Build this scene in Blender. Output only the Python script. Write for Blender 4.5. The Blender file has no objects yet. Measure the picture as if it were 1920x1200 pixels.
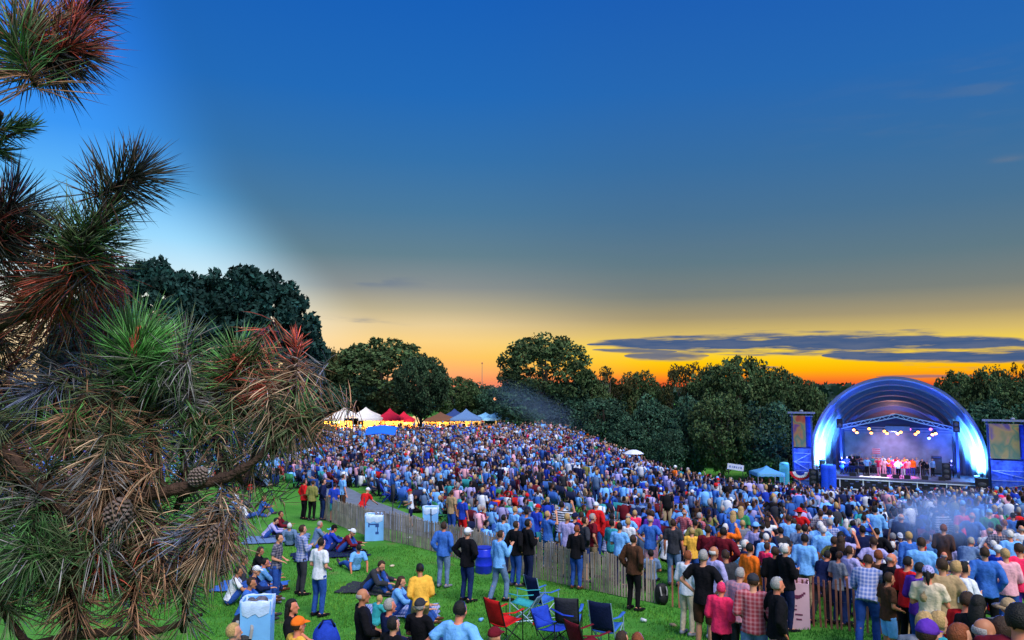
import bpy, math, random, colorsys
import numpy as np
from mathutils import Vector, Matrix, noise as mnoise
R = math.radians
rnd = random.Random(7)
nrs = np.random.RandomState(11)
scene = bpy.context.scene
COL = scene.collection

# ------------------------------------------------------------------ camera model
F = 1400.0; PITCH = math.atan(120/1400.0); CZ = 6.0
cp, sp = math.cos(PITCH), math.sin(PITCH)
def ray(px, py):
    u = px-960.0; v = 600.0-py
    return Vector((u, F*cp-v*sp, F*sp+v*cp))
def at_depth(px, py, Y):
    d = ray(px, py); return Vector((0, 0, CZ)) + d*(Y/d.y)
def project(x, y, z):
    z -= CZ
    f = y*cp + z*sp; v = -y*sp + z*cp
    return 960+F*x/f, 600-F*v/f

def smooth(a, b, t):
    t = min(1, max(0, (t-a)/(b-a))); return t*t*(3-2*t)
BY = [-60, 0, 5, 10, 12, 14, 18, 24, 34, 60, 95, 140, 400, 900]
BZ = [4.5, -2.2, -3.4, -4.5, -4.75, -4.9, -5.4, -5.65, -6.0, -6.2, -6.3, -7.5, -14, -14]
def G(x, y):
    b = float(np.interp(y, BY, BZ))
    w = smooth(4, 20, x)*smooth(24, 72, y)*(1-smooth(100, 300, y))
    n = 0.05*math.sin(x*.7+1.3)*math.sin(y*.45)
    if y > 10: n += .03*math.sin(x*1.9+y*.8)
    return CZ + b - 4.6*w + n
def ground_at(px, py, y0=3.0, y1=300.0):
    d = ray(px, py); y = y0; prev = None
    while y < y1:
        p = Vector((0, 0, CZ)) + d*(y/d.y)
        if p.z < G(p.x, p.y):
            return Vector((p.x, p.y, G(p.x, p.y)))
        y += .05 if y < 40 else .2
    return p
def head_at(px, py, h, y0=6.0):
    """ground point whose figure of height h has its top at the pixel"""
    d = ray(px, py); y = y0
    while y < 200:
        p = Vector((0, 0, CZ)) + d*(y/d.y)
        if p.z < G(p.x, p.y)+h: break
        y += .04
    return Vector((p.x, p.y, G(p.x, p.y)))

# ------------------------------------------------------------------ mesh builder
class MB:
    def __init__(s): s.v = []; s.f = []; s.mi = []; s.m = 0
    def add(s, vs, fs):
        o = len(s.v); s.v += [tuple(v) for v in vs]
        for f in fs: s.f.append(tuple(i+o for i in f)); s.mi.append(s.m)
        return s
    def box(s, c, d, rot=None, taper=1.0):
        vs = []
        for z in (-1, 1):
            k = taper if z > 0 else 1
            for x, y in ((-1, -1), (1, -1), (1, 1), (-1, 1)):
                v = Vector((x*d[0]/2*k, y*d[1]/2*k, z*d[2]/2))
                if rot is not None: v = rot @ v
                vs.append(v+Vector(c))
        return s.add(vs, [(3, 2, 1, 0), (4, 5, 6, 7), (0, 1, 5, 4), (1, 2, 6, 5), (2, 3, 7, 6), (3, 0, 4, 7)])
    def bar(s, a, b, w, h=None, up=(0, 0, 1)):
        a = Vector(a); b = Vector(b); h = h or w
        t = (b-a).normalized(); u = Vector(up)
        if abs(t.dot(u)) > .98: u = Vector((0, 1, 0))
        sx = t.cross(u).normalized(); uy = sx.cross(t)
        vs = []
        for p in (a, b):
            for i, j in ((-1, -1), (1, -1), (1, 1), (-1, 1)): vs.append(p+sx*(i*w/2)+uy*(j*h/2))
        return s.add(vs, [(3, 2, 1, 0), (4, 5, 6, 7), (0, 1, 5, 4), (1, 2, 6, 5), (2, 3, 7, 6), (3, 0, 4, 7)])
    def tube(s, pts, rad, n=8, side=(1, 0, 0), caps=True, round_caps=False):
        pts = [Vector(p) for p in pts]; side = Vector(side)
        rad = [(r, r) if not isinstance(r, tuple) else r for r in rad]
        if round_caps:
            def ext(p, q, r):
                d = (p-q).normalized(); rr = min(r)
                return [(p+d*rr*.95, (r[0]*.3, r[1]*.3)), (p+d*rr*.7, (r[0]*.72, r[1]*.72))]
            e0 = ext(pts[0], pts[1], rad[0]); e1 = ext(pts[-1], pts[-2], rad[-1])
            P = [e[0] for e in e0]+pts+[e[0] for e in reversed(e1)]
            Q = [e[1] for e in e0]+rad+[e[1] for e in reversed(e1)]
            pts, rad = P, Q
        vs = []; fs = []
        for i, p in enumerate(pts):
            t = (pts[min(i+1, len(pts)-1)]-pts[max(i-1, 0)])
            if t.length < 1e-9: t = Vector((0, 0, 1))
            t.normalize()
            sd = side-t*side.dot(t)
            if sd.length < .05: sd = Vector((0, 1, 0))-t*t.y
            if sd.length < .05: sd = Vector((0, 0, 1))-t*t.z
            sd.normalize(); up = t.cross(sd)
            for k in range(n):
                a = 2*math.pi*k/n
                vs.append(p+sd*(rad[i][0]*math.cos(a))+up*(rad[i][1]*math.sin(a)))
        for i in range(len(pts)-1):
            for k in range(n):
                fs.append((i*n+k, i*n+(k+1) % n, (i+1)*n+(k+1) % n, (i+1)*n+k))
        if caps:
            fs.append(tuple(reversed(range(n)))); fs.append(tuple(range((len(pts)-1)*n, len(pts)*n)))
        return s.add(vs, fs)
    def ell(s, c, r, rot=None, nu=12, nv=8, fn=None):
        c = Vector(c); vs = [Vector((0, 0, -1))]
        for j in range(1, nv):
            ph = -math.pi/2+math.pi*j/nv
            for i in range(nu):
                a = 2*math.pi*i/nu
                vs.append(Vector((math.cos(a)*math.cos(ph), math.sin(a)*math.cos(ph), math.sin(ph))))
        vs.append(Vector((0, 0, 1)))
        out = []
        for v in vs:
            k = fn(v) if fn else 1.0
            w = Vector((v.x*r[0]*k, v.y*r[1]*k, v.z*r[2]*k))
            if rot is not None: w = rot @ w
            out.append(w+c)
        fs = [(0, 1+(i+1) % nu, 1+i) for i in range(nu)]
        for j in range(nv-2):
            for i in range(nu):
                a = 1+j*nu+i; b = 1+j*nu+(i+1) % nu; fs.append((a, b, b+nu, a+nu))
        last = len(vs)-1; o = 1+(nv-2)*nu
        fs += [(o+i, o+(i+1) % nu, last) for i in range(nu)]
        return s.add(out, fs)
    def mesh(s, name, smooth_=False):
        me = bpy.data.meshes.new(name); me.from_pydata(s.v, [], s.f)
        if any(s.mi): me.polygons.foreach_set('material_index', s.mi)
        if smooth_: me.polygons.foreach_set('use_smooth', [True]*len(me.polygons))
        me.update(); return me

def np_mesh(name, V, Q, colors=None, smooth_=False):
    """V (n,3) ; Q (m,k) faces of one size, colors (n,3) per vertex"""
    me = bpy.data.meshes.new(name); n = len(V); m, k = Q.shape
    me.vertices.add(n); me.vertices.foreach_set('co', np.ascontiguousarray(V, dtype=np.float32).ravel())
    me.loops.add(m*k); me.loops.foreach_set('vertex_index', Q.astype(np.int32).ravel())
    me.polygons.add(m); me.polygons.foreach_set('loop_start', np.arange(0, m*k, k, dtype=np.int32))
    if smooth_: me.polygons.foreach_set('use_smooth', np.ones(m, dtype=bool))
    me.update(calc_edges=True)
    if colors is not None:
        a = me.color_attributes.new('col', 'FLOAT_COLOR', 'POINT')
        c = np.ones((n, 4), dtype=np.float32); c[:, :3] = colors
        a.data.foreach_set('color', c.ravel())
    return me

def link(name, me, mats=None, parent=None, loc=None, rot=None):
    o = bpy.data.objects.new(name, me); COL.objects.link(o)
    if mats is not None:
        for m in (mats if isinstance(mats, (list, tuple)) else [mats]): me.materials.append(m)
    if parent is not None: o.parent = parent
    if loc is not None: o.location = loc
    if rot is not None: o.rotation_euler = rot if isinstance(rot, (tuple, list)) else (0, 0, rot)
    return o
def tag(o, label=None, cat=None, group=None, kind=None):
    if label: o['label'] = label
    if cat: o['category'] = cat
    if group: o['group'] = group
    if kind: o['kind'] = kind
    return o
def empty(name, loc, rz=0, label=None, cat=None, group=None):
    o = bpy.data.objects.new(name, None); COL.objects.link(o); o.location = loc; o.rotation_euler = (0, 0, rz)
    o.empty_display_size = .2
    return tag(o, label, cat, group)
def kids(o): return [c for c in list(o.children)]
def copy_tree(o, parent=None):
    c = o.copy(); COL.objects.link(c); c.parent = parent
    for ch in kids(o): copy_tree(ch, c)
    return c

# ------------------------------------------------------------------ materials
def srgb(r, g, b):
    f = lambda c: ((c/255)/12.92 if c/255 <= .04045 else ((c/255+.055)/1.055)**2.4)
    return (f(r), f(g), f(b))
_M = {}
def mat(name, color, rough=.8, metal=0, var=.12, scale=8, bump=0.0, emis=None, estr=0, attr=False, alpha=None, spec=.3, coord='Object'):
    if name in _M: return _M[name]
    m = bpy.data.materials.new(name); m.use_nodes = True; nt = m.node_tree; N = nt.nodes; L = nt.links
    b = N['Principled BSDF']; b.inputs['Roughness'].default_value = rough; b.inputs['Metallic'].default_value = metal
    b.inputs['Specular IOR Level'].default_value = spec
    tc = N.new('ShaderNodeTexCoord'); ns = N.new('ShaderNodeTexNoise'); ns.inputs['Scale'].default_value = scale; ns.inputs['Detail'].default_value = 4
    L.new(tc.outputs[coord], ns.inputs['Vector'])
    mr = N.new('ShaderNodeMapRange'); mr.inputs['From Min'].default_value = .3; mr.inputs['From Max'].default_value = .7
    mr.inputs['To Min'].default_value = 1-var; mr.inputs['To Max'].default_value = 1+var
    L.new(ns.outputs['Fac'], mr.inputs['Value'])
    mx = N.new('ShaderNodeVectorMath'); mx.operation = 'SCALE'; L.new(mr.outputs[0], mx.inputs['Scale'])
    if attr:
        at = N.new('ShaderNodeAttribute'); at.attribute_name = 'col'; L.new(at.outputs['Color'], mx.inputs[0])
    else: mx.inputs[0].default_value = color
    L.new(mx.outputs[0], b.inputs['Base Color'])
    if bump:
        bp = N.new('ShaderNodeBump'); bp.inputs['Strength'].default_value = bump; bp.inputs['Distance'].default_value = .03
        n2 = N.new('ShaderNodeTexNoise'); n2.inputs['Scale'].default_value = scale*2.2; L.new(tc.outputs[coord], n2.inputs['Vector'])
        L.new(n2.outputs['Fac'], bp.inputs['Height']); L.new(bp.outputs[0], b.inputs['Normal'])
    if emis: b.inputs['Emission Color'].default_value = (*emis, 1); b.inputs['Emission Strength'].default_value = estr
    _M[name] = m; return m
def pattern_mat(name, c1, c2, kind):
    if name in _M: return _M[name]
    m = mat(name, c1, rough=.9); nt = m.node_tree; N = nt.nodes; L = nt.links; b = N['Principled BSDF']
    tc = N.new('ShaderNodeTexCoord')
    def wave(ax, sc, wid):
        w = N.new('ShaderNodeTexWave'); w.bands_direction = ax; w.inputs['Scale'].default_value = sc
        L.new(tc.outputs['Object'], w.inputs['Vector'])
        g = N.new('ShaderNodeMath'); g.operation = 'GREATER_THAN'; g.inputs[1].default_value = wid; L.new(w.outputs['Fac'], g.inputs[0]); return g.outputs[0]
    mx = N.new('ShaderNodeMix'); mx.data_type = 'RGBA'; mx.inputs['A'].default_value = (*c1, 1); mx.inputs['B'].default_value = (*c2, 1)
    if kind == 'stripe': L.new(wave('Z', 4.6, .5), mx.inputs['Factor'])
    else:
        a = wave('Z', 5, .6); c = wave('X', 5, .6); ad = N.new('ShaderNodeMath'); ad.operation = 'ADD'; L.new(a, ad.inputs[0]); L.new(c, ad.inputs[1])
        h = N.new('ShaderNodeMath'); h.operation = 'MULTIPLY'; h.inputs[1].default_value = .5; L.new(ad.outputs[0], h.inputs[0]); L.new(h.outputs[0], mx.inputs['Factor'])
    L.new(mx.outputs['Result'], b.inputs['Base Color']); return m

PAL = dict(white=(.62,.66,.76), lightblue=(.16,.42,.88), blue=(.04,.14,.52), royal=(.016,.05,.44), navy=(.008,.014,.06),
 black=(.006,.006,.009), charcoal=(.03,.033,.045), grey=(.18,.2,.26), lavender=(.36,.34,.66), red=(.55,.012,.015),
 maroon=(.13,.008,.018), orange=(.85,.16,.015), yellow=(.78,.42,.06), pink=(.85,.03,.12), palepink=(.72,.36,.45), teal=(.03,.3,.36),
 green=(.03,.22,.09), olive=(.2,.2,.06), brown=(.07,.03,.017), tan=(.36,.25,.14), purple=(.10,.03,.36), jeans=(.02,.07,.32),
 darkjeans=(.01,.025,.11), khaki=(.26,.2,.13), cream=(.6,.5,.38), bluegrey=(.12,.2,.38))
def cloth(c): return mat('cloth_'+c, PAL[c], rough=.92, var=.16, scale=14, bump=.35, spec=.12)
HAIR = dict(brown=(.035,.016,.008), black=(.006,.005,.005), blond=(.42,.27,.11), grey=(.3,.29,.29), white=(.62,.6,.6), red=(.2,.05,.015))
def hairm(c): return mat('hair_'+c, HAIR[c], rough=.6, var=.3, scale=40, bump=.5)
SKIN = [mat('skin_fair', (.56,.26,.16), rough=.55, var=.08, scale=20), mat('skin_tan', (.42,.17,.09), rough=.55, var=.08, scale=20), mat('skin_warm_lit', (.6,.2,.12), rough=.55, var=.08, scale=20)]  # all pushed redder, standing in for warm lamplight on the faces
# ------------------------------------------------------------------ sky
def px_el(py): return math.sin(PITCH+math.atan((600-py)/F))
def build_world():
    w = bpy.data.worlds.new('World'); scene.world = w; w.use_nodes = True
    nt = w.node_tree; N = nt.nodes; L = nt.links; bg = N['Background']
    tc = N.new('ShaderNodeTexCoord'); sx = N.new('ShaderNodeSeparateXYZ'); L.new(tc.outputs['Generated'], sx.inputs[0])
    X, Y, Z = sx.outputs
    def M(op, a, b=None, c=None, clamp=False):
        n = N.new('ShaderNodeMath'); n.operation = op; n.use_clamp = clamp
        for i, q in enumerate((a, b, c)):
            if q is None: continue
            if isinstance(q, (int, float)): n.inputs[i].default_value = q
            else: L.new(q, n.inputs[i])
        return n.outputs[0]
    def sstep(v, a, b):
        n = N.new('ShaderNodeMapRange'); n.interpolation_type = 'SMOOTHSTEP'; n.inputs[1].default_value = a; n.inputs[2].default_value = b
        n.clamp = True; L.new(v, n.inputs[0]); return n.outputs[0]
    def ramp(fac, stops):
        n = N.new('ShaderNodeValToRGB'); cr = n.color_ramp; cr.interpolation = 'LINEAR'
        while len(cr.elements) < len(stops): cr.elements.new(.5)
        for e, (p, c) in zip(cr.elements, stops): e.position = p; e.color = (*c, 1)
        L.new(fac, n.inputs[0]); return n.outputs[0]
    def mix(f, a, b):
        n = N.new('ShaderNodeMix'); n.data_type = 'RGBA'
        for k, q in (('Factor', f), ('A', a), ('B', b)):
            if isinstance(q, tuple): n.inputs[k].default_value = (*q, 1)
            elif isinstance(q, (int, float)): n.inputs[k].default_value = q
            else: L.new(q, n.inputs[k])
        return n.outputs['Result']
    az = M('ARCTAN2', X, Y)
    fz = M('MULTIPLY', Z, 1.9, clamp=True)
    P = lambda py: max(0, px_el(py))*1.9
    right = ramp(fz, [(0, srgb(240,96,44)), (P(708), srgb(255,140,34)), (P(697), srgb(255,178,10)), (P(680), srgb(255,205,14)), (P(655), srgb(252,216,70)),
        (P(630), srgb(216,188,108)), (P(600), srgb(166,152,116)), (P(560), srgb(124,130,124)), (P(500), srgb(96,122,134)), (P(420), srgb(74,115,148)),
        (P(320), srgb(56,110,162)), (P(180), srgb(38,104,178)), (P(0), srgb(28,94,180)), (.95, srgb(24,90,180)), (1, srgb(60,120,215))])
    left = ramp(fz, [(0, srgb(252,146,104)), (P(700), srgb(255,174,112)), (P(670), srgb(255,200,106)), (P(640), srgb(252,212,134)), (P(610), srgb(232,206,154)),
        (P(580), srgb(190,178,146)), (P(540), srgb(140,146,146)), (P(480), srgb(100,130,144)), (P(400), srgb(74,122,158)), (P(300), srgb(52,114,172)),
        (P(180), srgb(34,106,184)), (P(0), srgb(24,96,184)), (.95, srgb(22,90,182)), (1, srgb(60,120,215))])
    halo = ramp(fz, [(0, srgb(255,214,150)), (P(640), srgb(255,226,180)), (P(590), srgb(246,240,220)), (P(530), srgb(206,236,248)), (P(470), srgb(160,220,255)),
        (P(390), srgb(98,184,250)), (P(300), srgb(60,152,245)), (P(150), srgb(44,132,244)), (P(0), srgb(36,116,232)), (.95, srgb(30,100,210)), (1, srgb(60,120,215))])
    base = mix(sstep(az, -.12, .22), left, right)
    # brighter halo mixed into the sky colour behind the near pine
    hz = M('ADD', M('ADD', az, M('MINIMUM', Z, .25)), M('MULTIPLY', M('MAXIMUM', M('SUBTRACT', Z, .25), 0.0), .5))
    hw = sstep(hz, -.085, -.265)
    base = mix(hw, base, halo)
    # thin clouds lying low over the sunset
    cv = N.new('ShaderNodeCombineXYZ'); L.new(M('MULTIPLY', az, 13.0), cv.inputs[0]); L.new(M('MULTIPLY', Z, 150.0), cv.inputs[1])
    nz = N.new('ShaderNodeTexNoise'); nz.inputs['Scale'].default_value = 1.0; nz.inputs['Detail'].default_value = 7; nz.inputs['Roughness'].default_value = .58
    L.new(cv.outputs[0], nz.inputs['Vector']); nf = M('SUBTRACT', nz.outputs['Fac'], .5)
    mask = None
    def azp(px): return math.atan((px-960)/F)
    bands = [(1100, 1945, 646, 641, 23, 1.15), (1110, 1270, 656, 659, 7, .9), (1170, 1330, 667, 667, 11, .9), (1540, 2120, 667, 669, 17, 1.15),
             (1860, 2100, 645, 646, 7, 1.), (1320, 1460, 690, 688, 4, .7), (1640, 1860, 706, 704, 4, .6), (960, 1080, 664, 662, 4, .5)]
    for (x0, x1, y0, y1, h, s) in bands:
        a0, a1 = azp(x0), azp(x1); cs = .88
        t = M('DIVIDE', M('SUBTRACT', az, a0), a1-a0)
        c = M('ADD', px_el(y0), M('MULTIPLY', t, px_el(y1)-px_el(y0)))
        c = M('MULTIPLY', c, M('COSINE', M('SUBTRACT', az, 0)))       # a straight band over the horizon
        tt = M('MULTIPLY', M('MULTIPLY', t, M('SUBTRACT', 1.0, t)), 4.0)
        hh = M('MULTIPLY', M('POWER', M('MAXIMUM', tt, 0.0001), .55), .92*h/F)
        d = M('SUBTRACT', 1.0, M('DIVIDE', M('ABSOLUTE', M('SUBTRACT', Z, c)), hh))
        d = M('ADD', d, M('MULTIPLY', nf, 2.7))
        k = M('MULTIPLY', sstep(d, -.1, .75), s, clamp=True)
        k = M('MULTIPLY', k, M('GREATER_THAN', tt, .001))
        mask = k if mask is None else M('MAXIMUM', mask, k)
    cc = mix(sstep(nz.outputs['Fac'], .35, .7), srgb(64,90,132), srgb(92,106,136))
    base = mix(mask, base, cc)
    # faint wisps
    cv2 = N.new('ShaderNodeCombineXYZ'); L.new(M('ADD', M('MULTIPLY', az, 10.0), M('MULTIPLY', Z, 14.0)), cv2.inputs[0]); L.new(M('MULTIPLY', Z, 60.0), cv2.inputs[1])
    n2 = N.new('ShaderNodeTexNoise'); n2.inputs['Scale'].default_value = 1.0; n2.inputs['Detail'].default_value = 5; L.new(cv2.outputs[0], n2.inputs['Vector'])
    for (xc, yc, wx, wy, s) in [(1790, 195, 210, 60, .13), (690, 527, 75, 9, .85), (660, 603, 70, 7, .8), (1905, 293, 26, 5, .6), (1890,135,60,30,.2), (1250,500,330,70,.1)]:
        a = M('POWER', M('DIVIDE', M('SUBTRACT', az, azp(xc)), wx/F), 2.0)
        e = M('POWER', M('DIVIDE', M('SUBTRACT', Z, px_el(yc)*math.cos(azp(xc))), wy/F), 2.0)
        g = M('EXPONENT', M('MULTIPLY', M('ADD', a, e), -1.0))
        g = M('MULTIPLY', M('MULTIPLY', g, sstep(n2.outputs['Fac'], .45, .68)), s, clamp=True)
        base = mix(g, base, srgb(104,122,146))
    # the unseen vault overhead and behind the viewer, brightened to light the scene
    up = sstep(Z, .52, .85)
    base = mix(up, base, (.30, .46, .82))
    back = M('MULTIPLY', sstep(Y, -.05, -.6), sstep(Z, -.05, .1))
    base = mix(back, base, (.30, .44, .80))
    base = mix(sstep(Z, -.004, -.05), base, (.03, .035, .03))
    L.new(base, bg.inputs['Color']); bg.inputs['Strength'].default_value = 1.0
build_world()
sun = bpy.data.lights.new('sky_glow_sun', 'SUN'); sun.energy = 4.2; sun.angle = R(32); sun.color = (1, .93, .86)
so = link('sky_fill_lamp', sun); so.rotation_euler = Vector((-.55, .85, -1.2)).to_track_quat('-Z', 'Y').to_euler()  # added lamp behind the viewer, standing in for overhead skylight; sunset lies ahead

# ------------------------------------------------------------------ ground
def ground_mat():
    m = bpy.data.materials.new('lawn'); m.use_nodes = True; N = m.node_tree.nodes; L = m.node_tree.links; b = N['Principled BSDF']
    tc = N.new('ShaderNodeTexCoord')
    n1 = N.new('ShaderNodeTexNoise'); n1.inputs['Scale'].default_value = .5; n1.inputs['Detail'].default_value = 6
    n2 = N.new('ShaderNodeTexNoise'); n2.inputs['Scale'].default_value = 22; n2.inputs['Detail'].default_value = 5
    for n in (n1, n2): L.new(tc.outputs['Object'], n.inputs['Vector'])
    cr = N.new('ShaderNodeValToRGB'); e = cr.color_ramp.elements; e[0].position = .3; e[0].color = (.03, .13, .016, 1); e[1].position = .72; e[1].color = (.13, .34, .06, 1)
    q = e.new(.5); q.color = (.06, .23, .03, 1)
    mm = N.new('ShaderNodeMath'); mm.operation = 'ADD'; a = N.new('ShaderNodeMath'); a.operation = 'MULTIPLY'; a.inputs[1].default_value = .5
    c = N.new('ShaderNodeMath'); c.operation = 'MULTIPLY'; c.inputs[1].default_value = .5
    L.new(n1.outputs['Fac'], a.inputs[0]); L.new(n2.outputs['Fac'], c.inputs[0]); L.new(a.outputs[0], mm.inputs[0]); L.new(c.outputs[0], mm.inputs[1])
    L.new(mm.outputs[0], cr.inputs[0])
    n3 = N.new('ShaderNodeTexNoise'); n3.inputs['Scale'].default_value = .9; n3.inputs['Detail'].default_value = 8; n3.inputs['Roughness'].default_value = .65; L.new(tc.outputs['Object'], n3.inputs['Vector'])
    mr = N.new('ShaderNodeMapRange'); mr.inputs[1].default_value = .56; mr.inputs[2].default_value = .72; L.new(n3.outputs['Fac'], mr.inputs[0])
    mx = N.new('ShaderNodeMix'); mx.data_type = 'RGBA'; mx.inputs['B'].default_value = (.16, .15, .06, 1); L.new(mr.outputs[0], mx.inputs['Factor']); L.new(cr.outputs[0], mx.inputs['A'])
    L.new(mx.outputs['Result'], b.inputs['Base Color']); b.inputs['Roughness'].default_value = .95; b.inputs['Specular IOR Level'].default_value = .1
    bp = N.new('ShaderNodeBump'); bp.inputs['Strength'].default_value = .6; bp.inputs['Distance'].default_value = .05; L.new(n2.outputs['Fac'], bp.inputs['Height']); L.new(bp.outputs[0], b.inputs['Normal'])
    return m
LAWN = ground_mat()
def axis(vals):
    out = []
    for a, b, st in vals: out += list(np.arange(a, b, st))
    return out
gx = axis([(-900, -120, 60), (-120, -40, 5), (-40, 60, .8), (60, 140, 5), (140, 960, 60)])
gy = axis([(-60, 0, 4), (0, 40, .5), (40, 120, 1.2), (120, 200, 8), (200, 1500, 60)])
V = np.array([(x, y, G(x, y)) for y in gy for x in gx]); nx = len(gx); ny = len(gy)
ii, jj = np.meshgrid(np.arange(nx-1), np.arange(ny-1)); a = (jj*nx+ii).ravel()
tag(link('ground', np_mesh('ground', V, np.stack([a, a+1, a+1+nx, a+nx], 1), smooth_=True), LAWN), kind='structure')

def px_line(pts, n):
    """resample a pixel polyline"""
    pts = [Vector(p).to_2d() for p in pts]; ls = [0]
    for p, q in zip(pts, pts[1:]): ls.append(ls[-1]+(q-p).length)
    out = []
    for i in range(n):
        t = ls[-1]*i/(n-1)
        for k in range(len(ls)-1):
            if t <= ls[k+1]+1e-6:
                s = (t-ls[k])/(ls[k+1]-ls[k]); out.append(pts[k].lerp(pts[k+1], s)); break
    return out
FENCE_L = [(600, 972), (650, 992), (700, 1009), (760, 1022), (820, 1037), (900, 1060), (1000, 1086), (1100, 1106), (1230, 1132)]
FENCE_R = [(1262, 1140), (1340, 1153), (1430, 1166), (1520, 1176), (1610, 1187), (1700, 1197), (1790, 1206)]
PATH_FAR = [(540, 856), (570, 872), (620, 897), (690, 936), (760, 962), (830, 988), (900, 1010)]
fl = [ground_at(p.x, p.y) for p in px_line(FENCE_L, 60)]
fr = [ground_at(p.x, p.y) for p in px_line(FENCE_R, 40)]
pf = [ground_at(p.x, p.y) for p in px_line(PATH_FAR, 60)]
# path: the strip on the far side of the left fence
pv = []; pq = []; W = 6
nearl = [ground_at(p.x, p.y) for p in px_line([(545, 880), (575, 905), (615, 945), (650, 972), (700, 985), (780, 1005), (860, 1024)], 60)]
for i in range(60):
    A, B = nearl[i], pf[i]
    for k in range(W): 
        p = A.lerp(B, k/(W-1)); pv.append((p.x, p.y, G(p.x, p.y)+.03))
for i in range(59):
    for k in range(W-1): pq.append((i*W+k, (i+1)*W+k, (i+1)*W+k+1, i*W+k+1))
pathm = mat('path_asphalt', (.13, .16, .22), rough=.9, var=.15, scale=3, bump=.2)
tag(link('path', np_mesh('path', np.array(pv), np.array(pq)), pathm), kind='structure')

# blades of grass over the near lawn
def grass():
    n = 90000; X = []; 
    xs = nrs.uniform(-9, 8, n*2); ys = nrs.uniform(10.5, 27, n*2)
    keep = []
    for x, y in zip(xs, ys):
        px, py = project(x, y, G(x, y))
        wear = mnoise.noise(Vector((x*.9, y*.9, 5)))+.5*mnoise.noise(Vector((x*3, y*3, 9)))
        if wear > .28 and nrs.rand() < .8: continue
        if -20 < px < 1940 and py < 1240 and nrs.rand() < min(1, 18/y): keep.append((x, y))
        if len(keep) >= n: break
    K = np.array(keep); z = np.array([G(a, b) for a, b in keep]); m = len(K)
    ang = nrs.uniform(0, math.pi, m); h = nrs.uniform(.03, .075, m); w = nrs.uniform(.006, .014, m)
    dx = np.cos(ang)*w; dy = np.sin(ang)*w; lx = nrs.normal(0, .022, m); ly = nrs.normal(0, .022, m)
    b0 = np.stack([K[:, 0]-dx, K[:, 1]-dy, z-.005], 1); b1 = np.stack([K[:, 0]+dx, K[:, 1]+dy, z-.005], 1); t = np.stack([K[:, 0]+lx, K[:, 1]+ly, z+h], 1)
    V = np.stack([b0, b1, t], 1).reshape(-1, 3); Q = np.arange(3*m).reshape(-1, 3)
    patch = np.array([mnoise.noise(Vector((a*.6, b*.6, 0))) for a, b in keep])
    v = nrs.uniform(.55, 1.2, m)*(1+.35*patch); yel = np.clip(nrs.uniform(0, .5, m)+.4*patch, 0, 1)
    c = np.stack([(.05+.11*yel)*v, (.25+.05*yel)*v, .035*v], 1).repeat(3, 0)
    o = link('grass', np_mesh('grass', V, Q, c), mat('grass_blades', (0, 0, 0), attr=True, rough=.85, var=.1, spec=.1))
    tag(o, 'short bright green lawn grass in front of the slat fence', 'grass', kind='stuff')
grass()
# ------------------------------------------------------------------ people: skeletons
def rotx(v, a):
    c, s = math.cos(a), math.sin(a); return Vector((v.x, v.y*c+v.z*s, -v.y*s+v.z*c))   # positive leans forward (+y)
ARMS = {
 'side':   [((.055, -.02, -.28), (.07, .05, -.53))],
 'front':  [((.055, -.03, -.28), (-.04, .17, -.36))],
 'cross':  [((.07, .03, -.27), (-.10, .21, -.22))],
 'pocket': [((.10, -.09, -.25), (.02, .03, -.46))],
 'hip':    [((.19, -.07, -.21), (.01, .02, -.40))],
 'phone':  [((.04, .10, -.25), (-.07, .30, -.06)), ((.055, -.02, -.28), (.07, .05, -.53))],
 'raise':  [((.22, .06, -.02), (.12, .12, .23)), ((.055, -.02, -.28), (.05, .08, -.5))],
 'reach':  [((.05, .24, -.14), (.03, .49, -.16)), ((.06, .1, -.26), (-.02, .32, -.3))],
 'knees':  [((.07, .17, -.2), (.0, .42, -.2))],
 'lap':    [((.08, .03, -.27), (-.04, .22, -.37))],
 'back':   [((.10, -.16, -.24), (.08, -.3, -.46))],
 'guitar': [((.12, .04, -.26), (-.05, .2, -.3)), ((.16, .1, -.2), (.22, .32, -.1))],
}
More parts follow.
